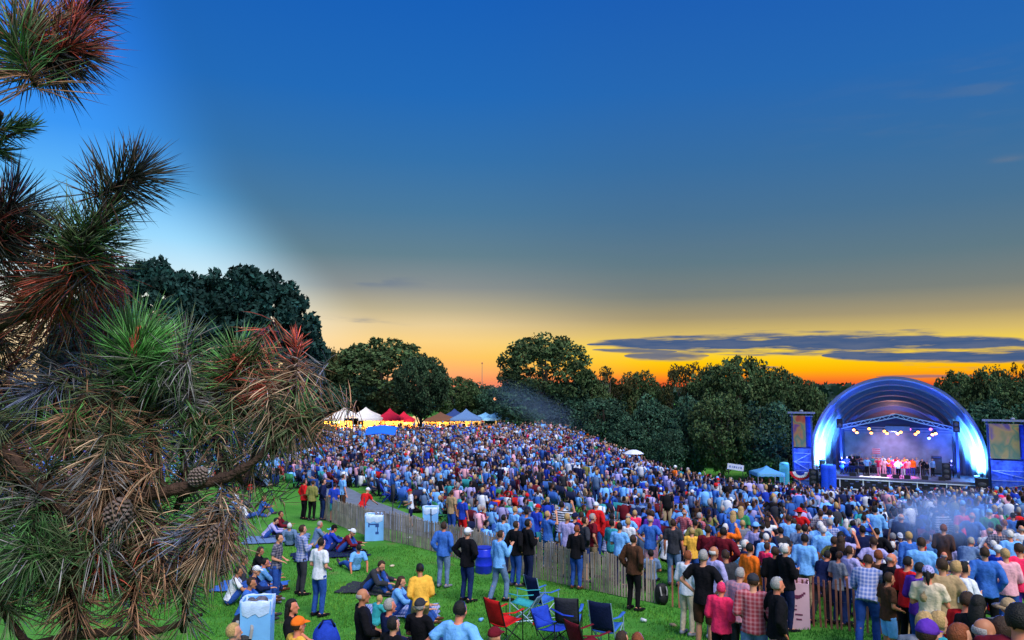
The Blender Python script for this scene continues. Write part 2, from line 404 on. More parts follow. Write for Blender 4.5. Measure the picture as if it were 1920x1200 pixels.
def skel(pose):
    """joints of a 1.75 m figure facing +y"""
    legs, arms, lean, tilt = POSES[pose]
    J = {}
    if legs == 'stand': pel = Vector((0, 0, .95)); kn = (.105, .02, .49); an = (.115, -.03, .075)
    if legs == 'wide': pel = Vector((0, 0, .92)); kn = (.17, .02, .48); an = (.24, -.03, .075)
    if legs == 'step': pel = Vector((0, 0, .94)); kn = (.11, .06, .49); an = (.12, -.05, .075)
    if legs == 'chair': pel = Vector((0, 0, .48)); kn = (.13, .42, .49); an = (.13, .45, .075)
    if legs == 'up': pel = Vector((0, 0, .13)); kn = (.16, .36, .44); an = (.13, .62, .07)
    if legs == 'indian': pel = Vector((0, 0, .12)); kn = (.34, .27, .13); an = (-.08, .34, .08)
    if legs == 'flat': pel = Vector((0, 0, .12)); kn = (.14, .45, .20); an = (.15, .88, .07)
    if legs == 'kneel': pel = Vector((0, 0, .42)); kn = (.11, .28, .07); an = (.10, -.15, .07)
    J['pel'] = pel
    for s in (-1, 1):
        k = Vector(kn); a_ = Vector(an)
        if legs == 'step': k.y += .1*s; a_.y += .16*s
        k.x *= s; a_.x *= s
        if legs == 'indian': k.z += 0; 
        J['hip', s] = pel+Vector((.092*s, 0, -.03)); J['knee', s] = k; J['ank', s] = a_
        if legs in ('up', 'flat'): fd = Vector((.02*s, .16, -.0 if legs == 'up' else .1))
        elif legs == 'kneel': fd = Vector((0, -.16, -.03))
        elif legs == 'indian': fd = Vector((-.1*s, .12, -.02))
        else: fd = Vector((.04*s, .19, -.035))
        J['toe', s] = a_+fd
    up = lambda x, y, z: pel+rotx(Vector((x, y, z)), lean)
    J['waist'] = up(0, .005, .13); J['chest'] = up(0, .01, .31); J['top'] = up(0, -.005, .44); J['neck'] = up(0, 0, .515)
    J['head'] = J['neck']+rotx(Vector((0, .025, .152)), lean*.4+tilt)
    J['tilt'] = lean*.4+tilt; J['lean'] = lean
    A = ARMS[arms]
    for s in (-1, 1):
        e, w = A[0] if (s == 1 or len(A) == 1) else A[1]
        sh = up(.180*s, -.005, .468); J['sh', s] = sh
        la = lean*.35 if arms in ('side', 'pocket') else lean*.8
        if arms in ('knees',): la = 0
        J['el', s] = sh+rotx(Vector((e[0]*s, e[1], e[2])), la); J['wr', s] = sh+rotx(Vector((w[0]*s, w[1], w[2])), la)
    if arms == 'back':
        pass
    return J
POSES = {
 'stand': ('stand', 'side', .0, .05), 'front': ('stand', 'front', .03, .12), 'cross': ('stand', 'cross', -.02, 0), 'pocket': ('stand', 'pocket', 0, 0),
 'hip': ('stand', 'hip', 0, 0), 'wide': ('wide', 'raise', .0, 0), 'phone': ('step', 'phone', .03, .1), 'raise': ('stand', 'raise', -.02, -.1),
 'lean': ('step', 'reach', .55, .05), 'bend': ('wide', 'reach', .85, .2), 'step': ('step', 'side', .05, .0),
 'chair': ('chair', 'lap', -.1, .0), 'chairf': ('chair', 'knees', .25, .1), 'chairhip': ('chair', 'hip', .1, .1),
 'up': ('up', 'knees', .28, .05), 'upbend': ('up', 'knees', .65, .25), 'indian': ('indian', 'lap', .15, .05), 'flat': ('flat', 'back', -.42, -.1), 'kneel': ('kneel', 'front', .2, .15),
 'guitar': ('stand', 'guitar', .03, .1),
}
SITTING = {'chair', 'chairf', 'chairhip', 'up', 'upbend', 'indian', 'flat'}
def rotM(a): return Matrix.Rotation(-a, 3, 'X')
def head_top(pose):
    J = skel(pose); return J['head'].z+.125

def torso(mb, J, infl=0, hem=None, w=1.0, full=True, n=14):
    L_ = J['lean']; b = lambda z, y=0: J['pel']+rotx(Vector((0, y, z)), L_)
    i = infl
    rings = [(b(-.07), (.125+i, .10+i)), (b(-.02), (.158+i, .112+i)), (b(.06), (.152+i, .108+i)), (b(.14, .005), (.138*w+i, .098+i)), (b(.24, .01), (.152*w+i, .108+i)),
             (b(.35, .01), (.172*w+i, .115+i)), (b(.43, .0), (.172*w+i, .10+i)), (b(.485, -.005), (.13*w+i, .075+i)), (b(.52, -.005), (.066+i*.6, .055+i*.6))]
    if hem is not None: rings = [(b(hem), (.178+i, .134+i)), (b(hem*.3), (.170+i, .126+i)), (b(.07), (.158+i, .114+i))]+rings[3:]
    mb.tube([r[0] for r in rings], [r[1] for r in rings], n=n)
def body_mesh_src(J, child=False):
    mb = MB(); torso(mb, J)
    mb.tube([J['neck']-rotx(Vector((0, .01, .07)), J['lean']), J['neck'], J['head']-rotx(Vector((0, .012, .04)), J['tilt'])], [.062, .052, .05], n=10)
    hr = rotM(J['tilt']); H = J['head']
    q = lambda x, y, z: H+hr @ Vector((x, y, z))
    mb.ell(q(0, -.008, .022), (.076, .094, .096), hr, 16, 12)             # skull
    mb.ell(q(0, .016, -.045), (.058, .070, .070), hr, 14, 10)            # jaw and cheeks
    mb.ell(q(0, .072, -.096), (.025, .02, .02), hr, 8, 6)                # chin
    mb.tube([q(0, .082, .025), q(0, .100, -.015), q(0, .108, -.026)], [.009, .013, .015], n=8, round_caps=True)   # nose
    mb.ell(q(0, .082, -.058), (.024, .010, .010), hr, 8, 6)              # lips
    for s in (-1, 1):
        mb.ell(q(.078*s, .0, -.012), (.012, .02, .032), hr, 8, 6)        # ears
        mb.ell(q(.03*s, .078, .02), (.016, .012, .010), hr, 8, 6)        # brow/eye ridge
        hp, kn, an, toe = J['hip', s], J['knee', s], J['ank', s], J['toe', s]
        mb.tube([hp, hp.lerp(kn, .5), kn], [.088, .075, .056], n=12, round_caps=True)
        mb.tube([kn, kn.lerp(an, .3), kn.lerp(an, .7), an], [.054, .058, .043, .036], n=12, round_caps=True)
        mb.tube([an-(toe-an)*.25, an.lerp(toe, .5), toe], [(.034, .036), (.040, .032), (.036, .022)], n=10, round_caps=True)
        sh, el, wr = J['sh', s], J['el', s], J['wr', s]
        mb.tube([sh+Vector((-.04*s, 0, .005)), sh, sh.lerp(el, .4), el], [.048, .054, .046, .038], n=12, round_caps=True)
        mb.tube([el, el.lerp(wr, .35), wr], [.038, .037, .026], n=10, round_caps=True)
        d = (wr-el).normalized(); sd = d.cross(Vector((0, 0, 1)))
        if sd.length < .3: sd = Vector((0, 1, 0))
        sd.normalize(); nrm = d.cross(sd).normalized()
        palm = wr+d*.055
        mb.tube([wr+d*.01, palm, wr+d*.095], [(.026, .017), (.040, .016), (.038, .014)], n=10, side=sd, round_caps=True)
        for k, (off, ln) in enumerate(((-.030, .062), (-.010, .074), (.010, .070), (.030, .055))):
            a0 = wr+d*.095+sd*off; a1 = a0+d*ln*.5+nrm*.008*s; a2 = a0+d*ln*.9+nrm*.028*s
            mb.tube([a0, a1, a2], [.0098, .009, .0078], n=6, round_caps=True)
        t0 = wr+d*.03-sd*.032; mb.tube([t0, t0+d*.035-sd*.02, t0+d*.062-sd*.022+nrm*.012*s], [.013, .0115, .009], n=6, round_caps=True)
    return mb
def remesh(mb, name, vox, ratio=.5, smooth_it=3, noise_amp=0, noise_sc=9):
    me = mb.mesh('tmp'); o = bpy.data.objects.new('tmp', me); COL.objects.link(o)
    m = o.modifiers.new('r', 'REMESH'); m.mode = 'VOXEL'; m.voxel_size = vox
    m2 = o.modifiers.new('s', 'SMOOTH'); m2.iterations = smooth_it; m2.factor = .5
    if ratio < 1: m3 = o.modifiers.new('d', 'DECIMATE'); m3.ratio = ratio
    dg = bpy.context.evaluated_depsgraph_get(); ev = o.evaluated_get(dg)
    out = bpy.data.meshes.new_from_object(ev); out.name = name
    bpy.data.objects.remove(o); bpy.data.meshes.remove(me)
    if noise_amp:
        for v in out.vertices:
            c = v.co; k = mnoise.noise(Vector((c.x*noise_sc, c.y*noise_sc, c.z*noise_sc*.35)))+.5*mnoise.noise(c*noise_sc*2.3)
            v.co = c+v.normal*(k*noise_amp)
    out.polygons.foreach_set('use_smooth', [True]*len(out.polygons)); out.update()
    return out
_P = {}
def part_mesh(pose, part):
    key = (pose, part)
    if key in _P: return _P[key]
    J = skel(pose)
    if part == 'body': me = remesh(body_mesh_src(J), 'person_body', .0125, .5, 2)
    elif part in ('tshirt', 'longshirt', 'jacket'):
        i = .016 if part != 'jacket' else .028
        hem = -.10 if pose not in SITTING and pose != 'kneel' else -.03
        mb = MB(); torso(mb, J, i, hem, full=True)
        mb.tube([J['sh', -1], J['sh', -1].lerp(J['sh', 1], .25)+Vector((0, -.005, .022)), J['sh', -1].lerp(J['sh', 1], .75)+Vector((0, -.005, .022)), J['sh', 1]], [.062+i*.5, .066+i*.5, .066+i*.5, .062+i*.5], n=12, round_caps=True)
        for s in (-1, 1):
            sh, el, wr = J['sh', s], J['el', s], J['wr', s]
            if part == 'tshirt': mb.tube([sh+Vector((-.05*s, 0, .0)), sh, sh.lerp(el, .4), sh.lerp(el, .74)], [.07, .074, .070, .068], n=12)
            else:
                mb.tube([sh+Vector((-.05*s, 0, .0)), sh, sh.lerp(el, .5), el], [.05+i, .056+i, .05+i, .042+i], n=12, round_caps=True)
                mb.tube([el, el.lerp(wr, .5), el.lerp(wr, .97)], [.041+i, .038+i, .032+i*.7], n=12)
        if part == 'jacket': mb.tube([J['neck']-rotx(Vector((0, .01, .04)), J['lean']), J['neck']+rotx(Vector((0, -.005, .02)), J['lean'])], [.08, .07], n=12)
        me = remesh(mb, part, .018, .55, 1, .017 if part != 'jacket' else .021, 10)
    elif part in ('trousers', 'shorts'):
        mb = MB(); L_ = J['lean']*(.4 if pose not in SITTING else .3); b = lambda z: J['pel']+rotx(Vector((0, 0, z)), L_)
        mb.tube([b(.09), b(.03), b(-.04), b(-.09)], [(.142, .104), (.166, .122), (.168, .124), (.13, .10)], n=14)
        for s in (-1, 1):
            hp, kn, an = J['hip', s], J['knee', s], J['ank', s]
            if part == 'trousers':
                mb.tube([hp, hp.lerp(kn, .5), kn], [.098, .088, .070], n=12, round_caps=True)
                mb.tube([kn, kn.lerp(an, .5), kn.lerp(an, .98)], [.068, .064, .056], n=12)
            else: mb.tube([hp, hp.lerp(kn, .5), hp.lerp(kn, .92)], [.10, .095, .085], n=12)
        me = remesh(mb, part, .018, .55, 1, .014, 10)
    elif part in ('shoe0', 'shoe1'):
        mb = MB()
        for s in ((-1,) if part == 'shoe0' else (1,)):
            an, toe = J['ank', s], J['toe', s]; d = toe-an
            mb.tube([an-d*.32+Vector((0, 0, -.018)), an.lerp(toe, .45)+Vector((0, 0, -.01)), toe+d*.08], [(.042, .045), (.049, .040), (.043, .030)], n=12, round_caps=True)
        me = mb.mesh('shoe', True)
    _P[key] = me; return me
def hair_mesh(kind):
    if ('h', kind) in _P: return _P['h', kind]
    mb = MB()
    def cut(v):
        # v is a unit direction; keep the crown and back, tuck the face side under the skin
        k = 1.0
        jit = .16*mnoise.noise(Vector(v)*6+Vector((0, 0, 4)))
        if v.y > .05+.25*max(0, v.z)+jit and v.z < .62+jit: k = .74
        elif v.z < -.66+jit and kind != 'long': k = .80
        return k*(1+.05*mnoise.noise(Vector(v)*5)+.03*mnoise.noise(Vector(v)*11))
    r = (.088, .106, .112) if kind != 'short' else (.083, .101, .106)
    if kind in ('short', 'full', 'long', 'tail', 'bun'): mb.ell((0, -.010, .026), r, None, 22, 16, cut)
    if kind == 'fringe':       # balding: hair only round the back and sides
        mb.ell((0, -.018, .012), (.084, .094, .070), None, 20, 14, lambda v: .74 if (v.z > .45 or v.z < -.6 or v.y > -.1) else 1.0)
    if kind == 'long':
        mb.tube([(0, -.03, .06), (0, -.065, -.03), (0, -.085, -.13), (0, -.085, -.24), (0, -.08, -.29)], [(.07, .05), (.092, .055), (.095, .045), (.08, .035), (.04, .02)], n=14, round_caps=True)
    if kind == 'tail':
        mb.tube([(0, -.10, .05), (0, -.145, .03), (0, -.155, -.05), (0, -.14, -.14)], [.025, .034, .032, .012], n=10, round_caps=True)
    if kind == 'bun': mb.ell((0, -.11, .08), (.042, .042, .042), None, 12, 8)
    me = mb.mesh('hair', True); _P['h', kind] = me; return me
def cap_mesh(kind):
    if ('c', kind) in _P: return _P['c', kind]
    mb = MB()
    if kind == 'cap':
        mb.ell((0, -.006, .035), (.090, .108, .105), None, 20, 14, lambda v: 1.0 if v.z > -.12 else .80)
        mb.tube([(0, .07, .045), (0, .14, .038), (0, .17, .03)], [(.075, .008), (.065, .007), (.035, .005)], n=12)
        mb.ell((0, -.006, .14), (.01, .01, .006), None, 8, 6)
    elif kind == 'capback':
        mb.ell((0, -.006, .035), (.090, .108, .105), None, 20, 14, lambda v: 1.0 if v.z > -.12 else .80)
        mb.tube([(0, -.08, .03), (0, -.15, .015), (0, -.18, .0)], [(.075, .008), (.065, .007), (.035, .005)], n=12)
    else:   # sun hat
        mb.ell((0, -.006, .045), (.092, .108, .10), None, 20, 14, lambda v: 1.0 if v.z > -.1 else .8)
        mb.tube([(0, 0, .03), (0, 0, .045)], [(.19, .20), (.10, .115)], n=22)
    me = mb.mesh('cap', True); _P['c', kind] = me; return me
PARTNAME = {'tshirt': 'shirt', 'longshirt': 'shirt', 'jacket': 'jacket', 'trousers': 'trousers', 'shorts': 'shorts'}
def set_mat(o, m):
    if len(o.data.materials) == 0: o.data.materials.append(None)
    o.material_slots[0].link = 'OBJECT'; o.material_slots[0].material = m
def person(loc, yaw, pose, top, bottom, hair=None, hat=None, scale=1.0, skin=0, label='', group=None, lower='trousers', shoes='charcoal', cat='person', wide=1.0):
    """top=(kind,colour or material) bottom=colour hair=(kind,colour) hat=(kind,colour); yaw: 0 looks away from the viewer"""
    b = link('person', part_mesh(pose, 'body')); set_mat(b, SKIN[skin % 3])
    b.location = loc; b.rotation_euler = (0, 0, yaw); b.scale = (scale*wide, scale, scale)
    tag(b, label, cat, group)
    J = skel(pose)
    def child(name, me, m, at=None, rx=0):
        c = link(name, me, parent=b); set_mat(c, m)
        if at is not None: c.location = at; c.rotation_euler = (-rx, 0, 0)
        return c
    def cm(c): return cloth(c) if isinstance(c, str) else c
    child(PARTNAME[top[0]], part_mesh(pose, top[0]), cm(top[1]))
    child(PARTNAME[lower], part_mesh(pose, lower), cm(bottom))
    if shoes:
        for sd in (0, 1): child('shoe', part_mesh(pose, 'shoe%d' % sd), cloth(shoes))
    if hair: child('hair', hair_mesh(hair[0]), hairm(hair[1]), J['head'], J['tilt'])
    if hat: child('sun_hat' if hat[0] == 'hat' else 'cap', cap_mesh(hat[0]), cm(hat[1]), J['head'], J['tilt'])
    return b
# ------------------------------------------------------------------ the people one can point at
# px, py of the top of the head, pose, top, lower, hair, hat, turn (0 = towards the stage, + = to the left), scale, label
STRIPE = pattern_mat('cloth_stripe', PAL['charcoal'], PAL['white'], 'stripe')
PLAIDR = pattern_mat('cloth_plaid_red', (.32, .04, .06), (.5, .2, .24), 'plaid')
PLAIDB = pattern_mat('cloth_plaid_blue', (.10, .16, .42), (.40, .42, .62), 'plaid')
PLAIDP = pattern_mat('cloth_plaid_pink', (.5, .22, .3), (.3, .2, .3), 'plaid')
PATT = pattern_mat('cloth_dark_pattern', (.03, .035, .08), (.22, .2, .26), 'plaid')
SP = {'STRIPE': STRIPE, 'PLAIDR': PLAIDR, 'PLAIDB': PLAIDB, 'PLAIDP': PLAIDP, 'PATT': PATT}
HEROES = [
 # left, standing by the top end of the fence
 (571,899,'pocket','jacket red','trousers black','short black','',0,1.0,'person in a red jacket standing leftmost at the far end of the grey fence'),
 (586,901,'front','jacket olive','trousers black','short brown','',.5,1.0,'person in an olive yellow jacket standing next to the red jacket at the fence end'),
 (606,898,'pocket','jacket navy','trousers darkjeans','short black','',-.3,1.03,'person in a navy jacket and dark jeans standing in the group left of the fence'),
 (627,906,'front','tshirt royal','shorts teal','short black','',.6,.96,'person in a royal blue shirt and teal shorts at the fence top end'),
 (643,889,'stand','tshirt lightblue','trousers brown','short brown','',0,1.05,'tall person in a light blue shirt and brown trousers leaning by the fence end'),
 (679,916,'lean','tshirt red','trousers jeans','','cap white',.2,.98,'person in a red shirt and white cap leaning on the grey fence far end'),
 (771,917,'front','tshirt white','shorts navy','','cap red',2.4,.92,'small person in a red cap and white shirt standing beyond the grey fence'),
 # left lawn, sitting
 (497,972,'upbend','longshirt lavender','trousers jeans','short black','',-.5,.98,'person in a lavender shirt sitting on the lawn leftmost of the trio by the pine'),
 (517,958,'up','longshirt maroon','trousers charcoal','short brown','',-.7,1.04,'person in a maroon top sitting in the middle of the trio by the pine'),
 (545,978,'flat','longshirt bluegrey','trousers black','short white','',.9,.98,'white haired person in a blue grey shirt reclining on the lawn by the pine trio'),
 (520,1000,'front','tshirt PATT','trousers jeans','short black','',-.9,.98,'person in a dark patterned shirt and blue jeans standing on the left lawn'),
 (567,984,'cross','longshirt PLAIDB','trousers charcoal','short brown','',-.2,1.04,'person in a blue plaid shirt standing half hidden behind the plain white t-shirt'),
 (600,1010,'front','tshirt white','trousers jeans','short black','',.1,1.04,'person in a loose white t-shirt and blue jeans seen from behind on the left lawn'),
 (590,978,'up','longshirt bluegrey','trousers khaki','short grey','',-.3,1.0,'grey haired person sitting on the lawn at the back of the group with caps'),
 (599,990,'upbend','tshirt royal','trousers jeans','','capback lightblue',-.7,1.0,'person in a pale blue cap sitting bent forward in the lawn group'),
 (616,985,'up','longshirt royal','trousers darkjeans','short black','cap black',-.4,1.0,'person in a black cap and royal blue top sitting in the lawn group'),
 (638,991,'upbend','longshirt maroon','trousers jeans','','capback white',-.9,1.05,'person in a white cap and maroon top sitting on the lawn with jeans knees up'),
 (667,1018,'flat','tshirt lightblue','trousers jeans','short black','',1.3,.95,'black haired person in a light blue shirt lying on the lawn below the bin'),
 (687,1049,'upbend','jacket charcoal','trousers jeans','short brown','',-1.2,1.08,'person in a charcoal jacket sitting doubled over on the open lawn'),
 (737,1081,'up','longshirt lightblue','trousers jeans','long brown','',-.9,1.02,'brown haired person in a pale blue top sitting on the lawn'),
 (790,1060,'kneel','longshirt yellow','trousers khaki','short black','',.9,1.08,'person in a yellow orange shirt kneeling on the lawn'),
 (685,1103,'chair','longshirt black','trousers khaki','fringe grey','',-.6,1.1,'bald person in a black shirt sitting in the front row on the lawn'),
 (735,1122,'chair','longshirt navy','trousers charcoal','full grey','',-.4,1.0,'grey haired person in a navy top sitting in the front row'),
 (742,1156,'chair','jacket black','trousers black','full black','',-.2,.98,'black haired person in a black jacket sitting lowest in the front row'),
 (790,1122,'chair','tshirt black','trousers darkjeans','short grey','cap charcoal',.1,1.0,'person in a charcoal cap and black t-shirt sitting beside the arms akimbo sitter'),
 (856,1131,'chairhip','tshirt lightblue','trousers jeans','short black','',.1,1.16,'broad person in a bright light blue shirt sitting with hands on hips'),
 (552,1124,'chair','tshirt black','trousers black','long black','',-.9,1.0,'person with long black hair and a black top sitting behind the orange cap'),
 (564,1156,'chair','tshirt yellow','trousers khaki','short brown','cap orange',-.3,1.0,'person in an orange cap and yellow shirt sitting at the bottom edge'),
 (702,1118,'up','tshirt teal','trousers teal','short blond','',-.2,.72,'small child in teal sitting beside the bald person in black'),
 (770,1098,'up','tshirt blue','trousers jeans','short brown','',-1.0,.9,'person in a blue shirt sitting low beside the pale blue top'),
 (444,1168,'chair','tshirt lightblue','trousers jeans','short blond','',-.4,1.0,'light blue shirted person at the bottom left beside the black backpack'),
 (455,1083,'up','tshirt blue','trousers jeans','short brown','',-.8,1.05,'person in a mid blue shirt sitting with arms round knees behind the tall bin'),
 (466,1062,'up','longshirt navy','trousers jeans','','cap white',-.6,1.0,'person in a white cap and navy top sitting behind the tall bin'),
 (484,1048,'up','longshirt lightblue','trousers darkjeans','short black','',-.4,1.0,'person in a pale blue long sleeved top sitting uphill of the tall bin'),
 (450,1042,'indian','longshirt charcoal','trousers black','short brown','',-.4,1.0,'person in a charcoal top sitting cross legged by the pine needles'),
 (432,930,'up','tshirt lightblue','trousers jeans','short brown','',-.4,1.0,'person in a light blue shirt sitting on the far left lawn seen past the pine'),
 (462,936,'flat','tshirt white','trousers jeans','short brown','',-.3,1.0,'person in a white shirt lounging on the far left lawn seen past the pine'),
 (469,884,'stand','jacket red','trousers darkjeans','short black','',-.3,1.0,'person in a bright red jacket standing on the far left lawn behind pine needles'),
 (240,868,'stand','jacket red','trousers jeans','short black','',-.3,1.0,'person in a red jacket seen through the gap left of the pine branch'),
 (222,866,'stand','longshirt lightblue','trousers lightblue','short brown','',-.3,1.0,'person all in light blue seen through the gap in the pine'),
 (325,862,'stand','tshirt lightblue','trousers blue','short black','',-.3,1.0,'person in a light blue shirt and blue trousers seen above the main pine branch'),
 (410,905,'up','tshirt lightblue','trousers jeans','short black','',-.5,1.0,'black haired person in light blue sitting above the needles at mid left'),
 (444,912,'chair','longshirt white','trousers navy','short brown','',-.3,1.0,'person in a long sleeved white shirt on a chair left of the red jacket'),
 (488,930,'up','tshirt blue','trousers jeans','full blond','',-.5,.95,'blond person in a blue tee sitting uphill of the trio by the pine'),
 (424,962,'indian','tshirt grey','trousers black','short brown','',-.4,1.0,'person in a grey tee sitting cross legged left of the trio'),
 (402,940,'flat','tshirt navy','trousers lightblue','short black','',-.4,1.0,'person in navy and pale blue lounging behind the cross legged grey tee'),
 (476,1026,'up','tshirt black','trousers jeans','long brown','',-.6,.98,'long haired person in a black tee sitting left of the patterned shirt'),
 (432,1064,'up','tshirt white','trousers jeans','short black','',-.5,1.0,'black haired person in a white tee sitting at the edge of the needles'),
 (290,880,'stand','tshirt white','trousers navy','short brown','',-.3,1.0,'person in a white tee and navy trousers seen above the main pine branch'),
 (66,940,'indian','jacket blue','trousers navy','short brown','',-.6,1.2,'person in a blue jacket sitting at the far left under the pine'),
 (18,960,'indian','longshirt lavender','trousers palepink','short blond','',-.6,1.2,'person in lavender and pink sitting at the far left edge under the pine'),
 (40,925,'up','tshirt white','trousers blue','short brown','',-.6,1.0,'person in a white shirt sitting behind the lavender sitter under the pine'),
 # standing along the fence, near side
 (832,979,'pocket','jacket blue','trousers bluegrey','full brown','',.3,1.0,'blue jacket and grey blue jeans, standing leftmost along the near fence side'),
 (876,990,'hip','jacket black','trousers darkjeans','short grey','cap white',-.1,1.04,'person in a white cap and black jacket standing before the fence'),
 (936,995,'phone','longshirt lightblue','trousers bluegrey','short brown','',-.3,1.0,'person in a light blue shirt holding up a hand with legs apart'),
 (944,965,'stand','tshirt lightblue','trousers navy','short black','',.0,1.0,'person in a light blue tee standing just behind the raised hand'),
 (967,977,'pocket','jacket black','trousers jeans','short brown','',-.2,1.02,'person in a black jacket and pale jeans standing at the fence left of a twin'),
 (990,974,'cross','jacket black','trousers navy','full black','',-.5,1.05,'person in a black jacket and navy trousers standing right of the pale jeans'),
 (1080,986,'front','longshirt black','trousers jeans','full red','',.0,.96,'red haired person in a black sweater and jeans standing with back to the viewer'),
 (1187,1003,'pocket','jacket brown','trousers black','short brown','',-.2,1.02,'person in a dark brown jacket and black trousers standing alone on the lawn'),
 # right behind the fence
 (847,919,'stand','tshirt tan','trousers jeans','short brown','',0,1.0,'person in a tan shirt and jeans standing beside the bin beyond the fence'),
 (868,930,'stand','tshirt royal','trousers red','full black','',0,.95,'person in a royal blue top and red trousers standing beyond the fence'),
 (965,950,'stand','longshirt lightblue','trousers jeans','full blond','',-.2,.97,'blond person in a pale blue top beyond the fence'),
 (987,954,'stand','longshirt blue','trousers jeans','short black','',.2,1.0,'person in a strong blue top beside the blond person beyond the fence'),
 (1006,946,'front','tshirt royal','trousers navy','','cap red',-.2,1.0,'person in a red cap and royal blue shirt beyond the fence'),
 (1027,958,'raise','tshirt blue','trousers bluegrey','short blond','',-.3,1.0,'person in a blue tee raising one arm beyond the fence'),
 (1053,940,'wide','tshirt STRIPE','shorts navy','short black','',.0,1.1,'broad person in a black and white striped shirt raising an arm behind the fence'),
 (1090,960,'front','tshirt red','trousers cream','full brown','',.5,.98,'person in a red and white top beside the striped shirt'),
 (1117,942,'pocket','jacket red','trousers jeans','','cap white',.2,1.03,'person in a white cap and red jacket behind the fence'),
 (1147,962,'pocket','jacket red','trousers black','short black','',-.1,1.02,'dark haired person in a red jacket and black trousers behind the fence'),
 (1177,972,'stand','tshirt white','trousers cream','full blond','',.0,.97,'blond person in a white tee behind the fence'),
 (1190,957,'stand','tshirt pink','trousers jeans','full blond','',.3,.9,'person in a pink top behind the white tee'),
 (1219,967,'hip','tshirt blue','shorts palepink','fringe grey','',.0,1.04,'balding person in a blue tee and pale pink shorts behind the fence'),
 (1262,974,'stand','tshirt charcoal','trousers bluegrey','short brown','',.1,1.03,'person in a charcoal tee and blue grey jeans standing behind the black backpack'),
 (1297,990,'stand','tshirt yellow','trousers jeans','full blond','',.2,.9,'small person in a yellow top with blond hair behind the white outfit'),
 (1327,985,'cross','longshirt maroon','trousers black','short brown','',.1,1.05,'person in a maroon top standing left of another maroon top'),
 (1356,989,'hip','jacket maroon','trousers black','short black','',-.2,1.08,'broad person in a dark maroon jacket with elbows out'),
 # right, near side group
 (1287,1034,'front','longshirt white','trousers cream','full red','',-.3,.97,'person in a white top and white capri trousers standing leftmost of the right hand group'),
 (1318,1031,'hip','tshirt black','shorts brown','short grey','',-.1,1.08,'grey haired person in a black polo and brown shorts with bare legs'),
 (1338,1024,'cross','longshirt lavender','trousers jeans','fringe white','',-.5,1.05,'person in a lavender shirt standing behind the black polo'),
 (1361,1032,'front','jacket charcoal','trousers charcoal','short brown','',.4,1.0,'person in a charcoal jacket standing behind the hot pink coat'),
 (1397,1013,'cross','jacket navy','trousers black','full white','',-1.2,1.0,'white haired person in a navy jacket looking right behind the orange top'),
 (1405,1019,'stand','longshirt orange','trousers navy','full black','',-.5,1.03,'dark haired person in a vivid orange top'),
 (1436,1018,'front','tshirt pink','trousers jeans','full brown','',-.6,.9,'brown haired young person in pink between orange top and black jacket'),
 (1452,1026,'front','jacket black','trousers black','full brown','',.0,1.0,'brown haired person in a black jacket standing at the left end of the red fence'),
 (1472,1020,'cross','jacket black','trousers navy','full white','',-.8,1.05,'white haired person in a black coat facing right by the red fence'),
 (1350,1094,'front','jacket pink','trousers black','full pink','',-.2,.88,'person in a long hot pink hooded coat standing on the lawn'),
 (1384,1065,'front','jacket PLAIDP','trousers charcoal','short grey','',-.4,.98,'grey haired person in a pinkish plaid jacket standing behind the red plaid shirt'),
 (1411,1078,'front','longshirt PLAIDR','trousers bluegrey','short brown','cap charcoal',.1,1.0,'broad person in a red plaid shirt and dark cap standing on the lawn'),
 (1455,1083,'pocket','jacket black','shorts palepink','full grey','',-1.0,1.0,'grey haired person in a black sweater and pale shorts beside the pink box'),
 (1535,1029,'lean','tshirt navy','trousers charcoal','short black','',-.5,1.0,'black haired person in a navy tee reaching over the red slat fence'),
 (1571,1035,'front','tshirt grey','trousers darkjeans','short brown','',-.6,.97,'person in a grey tee standing behind the red slat fence'),
 (1592,1012,'cross','longshirt lavender','trousers jeans','short brown','',-.6,1.05,'person in a lavender shirt standing behind the fence left of the bending jeans'),
 (1622,1046,'lean','longshirt PLAIDB','trousers jeans','short brown','',-.1,1.02,'big person in a blue plaid shirt and jeans bending towards the red fence'),
 (1646,1032,'stand','tshirt brown','trousers charcoal','full red','',-.3,.98,'red brown haired person in a brown top behind the bald head'),
 (1666,1037,'front','jacket black','trousers black','fringe grey','',-1.0,1.0,'bald ruddy person in a black shirt looking right'),
 (1698,1044,'front','longshirt red','trousers black','short black','',-.8,1.0,'black haired person in a bright red shirt on the right'),
 (1662,1074,'front','tshirt brown','shorts lightblue','full brown','',-1.0,.9,'brown haired young person in a brown top and light blue shorts'),
 (1688,1069,'front','tshirt green','trousers tan','full blond','',-.8,.82,'blond child in a green shirt on the right'),
 (1720,1055,'front','longshirt purple','trousers jeans','short black','',-.7,1.0,'dark haired person in a purple shirt on the right'),
 (1740,1062,'cross','tshirt cream','trousers jeans','tail black','cap lavender',-.1,1.04,'person in a lavender cap and cream striped top carrying nothing on the right'),
 (1789,1053,'front','tshirt white','trousers palepink','full blond','',-.6,1.05,'blond person in a white tee at the right'),
 (1807,1053,'cross','longshirt white','trousers navy','full black','',-.9,1.03,'dark haired person in a white shirt beside the blond white tee'),
 (1846,1026,'pocket','jacket blue','trousers black','short brown','',.0,1.05,'person in a blue jacket and black trousers seen from behind at the right'),
 (1727,1008,'stand','jacket lightblue','trousers bluegrey','short brown','',.0,1.1,'tall person in a light blue jacket above the purple shirt'),
 (1768,984,'front','longshirt brown','trousers charcoal','full red','',-.3,1.0,'red haired person in a rust brown top at the right'),
 (1806,1010,'reach' if False else 'lean','jacket bluegrey','trousers navy','short grey','',-.6,1.0,'grey haired person in a blue grey jacket bending at the right'),
 (1766,1046,'pocket','jacket tan','trousers brown','short brown','',.2,1.12,'tall person in tan and brown right of the lavender cap'),
